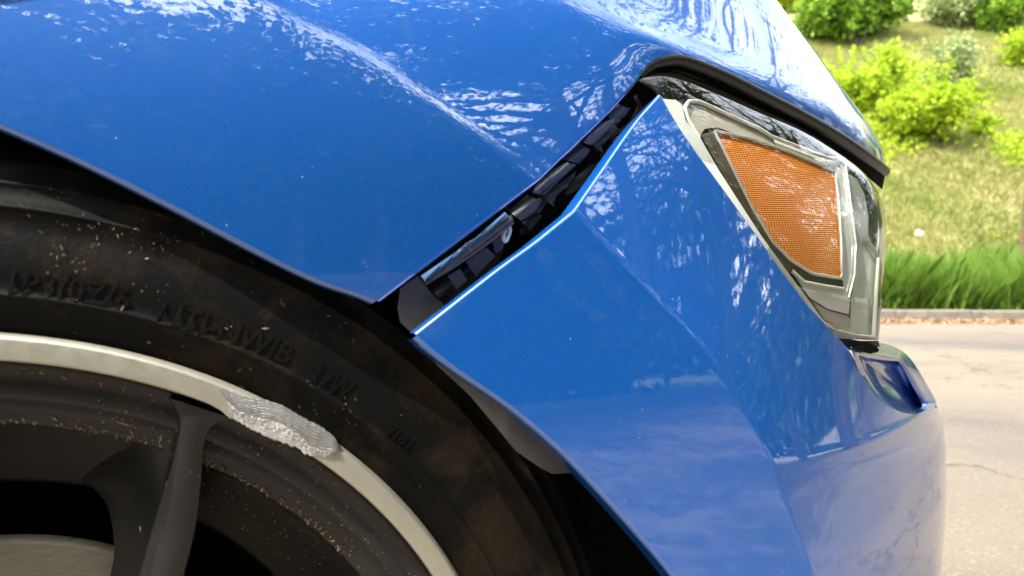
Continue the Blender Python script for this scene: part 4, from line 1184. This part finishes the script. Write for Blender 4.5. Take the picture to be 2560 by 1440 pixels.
TPROF = np.array(tp); TPROF[:, 0] *= 1.012
_k = np.argsort(TPROF[:26, 0])
def tyre_w(r): return np.interp(r, TPROF[:26, 0][_k], TPROF[:26, 1][_k])
BPROF = np.array(bp_); BPROF[:, 0] *= 1.012
def rim_w(r): return np.interp(r, BPROF[:15, 0][::-1], BPROF[:15, 1][::-1])
def polar(u, v):
    q = wP(np.float64(u), np.float64(v)) - WC
    return math.hypot(q @ WF, q[2]), math.atan2(q[2], q @ WF)
def letters(text, u0, v0, u1, v1, size):
    """raised moulded lettering following the sidewall from pixel (u0, v0) to (u1, v1), base line"""
    cu = bpy.data.curves.new("tyre_lettering", 'FONT'); cu.body = text; cu.size = size; cu.extrude = 0.0002; cu.resolution_u = 2; cu.offset = 0.0002
    tmp = bpy.data.objects.new("tyre_lettering_tmp", cu); col.objects.link(tmp)
    dg = bpy.context.evaluated_depsgraph_get(); dg.update()
    me = tmp.evaluated_get(dg).to_mesh()
    V = np.array([v.co[:] for v in me.vertices]); Fc = [list(p.vertices) for p in me.polygons]
    tmp.evaluated_get(dg).to_mesh_clear(); bpy.data.objects.remove(tmp)
    r0, a0 = polar(u0, v0); r1, a1 = polar(u1, v1)
    x = (V[:, 0] - V[:, 0].min()) / np.ptp(V[:, 0])
    r = r0 + 0.0028 + (r1 - r0) * x + V[:, 1]; a = a0 + (a1 - a0) * x
    Q = WC + (r * np.cos(a))[:, None] * WF + (r * np.sin(a))[:, None] * UP + (np.minimum(tyre_w(r), 0.0006) - 0.0002 - V[:, 2])[:, None] * WI
    return build("tyre_lettering", Q, Fc, TYRE, wheel, smooth=False)
letters("1P3(0Z/6", 18, 752, 312, 792, 0.0135)
letters("LITI-NWIB", 385, 822, 708, 925, 0.0135)
letters("17W", 768, 968, 852, 1015, 0.0135)
letters("9181", 950, 1092, 1006, 1134, 0.009)

# bits of dead leaf and grit lying on the wheel
DEBRIS = leafmat("dry_leaf_bits", [(0.2, (0.06, 0.035, 0.018)), (0.5, (0.19, 0.125, 0.06)), (0.8, (0.36, 0.29, 0.18))], 0.1, 200)
Cs, As, Bs = [], [], []
def bit(r, a, w, ln, wd, ang):
    er = math.cos(a) * WF + math.sin(a) * UP; et = -math.sin(a) * WF + math.cos(a) * UP
    d = math.cos(ang) * et + math.sin(ang) * er; q = -math.sin(ang) * et + math.cos(ang) * er
    Cs.append(WC + r * er + (w - 0.0006) * WI); As.append(d * ln + WI * rng.normal(0, 0.25) * ln); Bs.append(q * wd + WI * rng.normal(0, 0.4) * wd)
for i in range(300):                                   # along the two ledges of the rim
    a = math.radians(rng.uniform(40, 108)); r = (0.2090 if rng.random() < 0.65 else 0.2295) * 1.012 + abs(rng.normal(0, 0.0012))
    bit(r, a, float(rim_w(r)), rng.uniform(0.0005, 0.0018), rng.uniform(0.0004, 0.001), rng.uniform(0, 3.1))
for i in range(260):                                   # sprinkled over the dish
    a = math.radians(rng.uniform(38, 75)); r = rng.uniform(0.185, 0.232)
    bit(r, a, float(rim_w(r)), rng.uniform(0.0003, 0.001), rng.uniform(0.0003, 0.0006), rng.uniform(0, 3.1))
cc_ = [(math.radians(rng.uniform(44, 106)), 0.264 + 0.045 * rng.random()) for _ in range(16)]
for i in range(130):                                   # grit raked outwards in patches on the tyre
    if i % 5: q = cc_[int(16 * rng.random() ** 1.6)]; a = q[0] + rng.normal(0, 0.035); r = q[1] + abs(rng.normal(0, 0.007))
    else: a = math.radians(rng.uniform(38, 108)); r = 0.262 + 0.05 * rng.random()
    bit(r, a, float(tyre_w(r)), rng.uniform(0.0002, 0.0011) * (1.6 if i % 11 == 0 else 1), rng.uniform(0.0002, 0.0005), rng.normal(1.5, 0.6))
for (u, v, ln, wd, ang, w) in [(300, 1072, 22, 4, 0.1, 0.012), (322, 1096, 10, 4, 0.8, 0.013), (398, 1112, 13, 3, 1.5, 0.012), (414, 1224, 10, 3, 1.3, 0.01), (342, 1360, 10, 3, 0.9, 0.02), (740, 1252, 34, 3, 2.55, 0.016), (1060, 1392, 14, 8, 2.0, 0.012),
        (800, 1160, 14, 3, 3.0, 0.006), (372, 856, 6, 6, 0.3, 0.0), (306, 770, 8, 5, 1.8, 0.0), (565, 820, 6, 4, 0.3, -0.002), (662, 820, 10, 5, 2.7, -0.002), (604, 966, 7, 3, 0.1, 0.0), (748, 1016, 6, 5, 0.6, 0.0), (183, 1062, 8, 6, 1.2, 0.013), (1085, 1436, 22, 8, 2.4, 0.012)]:
    r, a = polar(u, v); kk_ = 0.342 / F_PX
    bit(r, a, w, ln * kk_, wd * kk_, ang)
quads("leaf_debris", np.array(Cs), np.array(As), np.array(Bs), DEBRIS, None, "stuff")
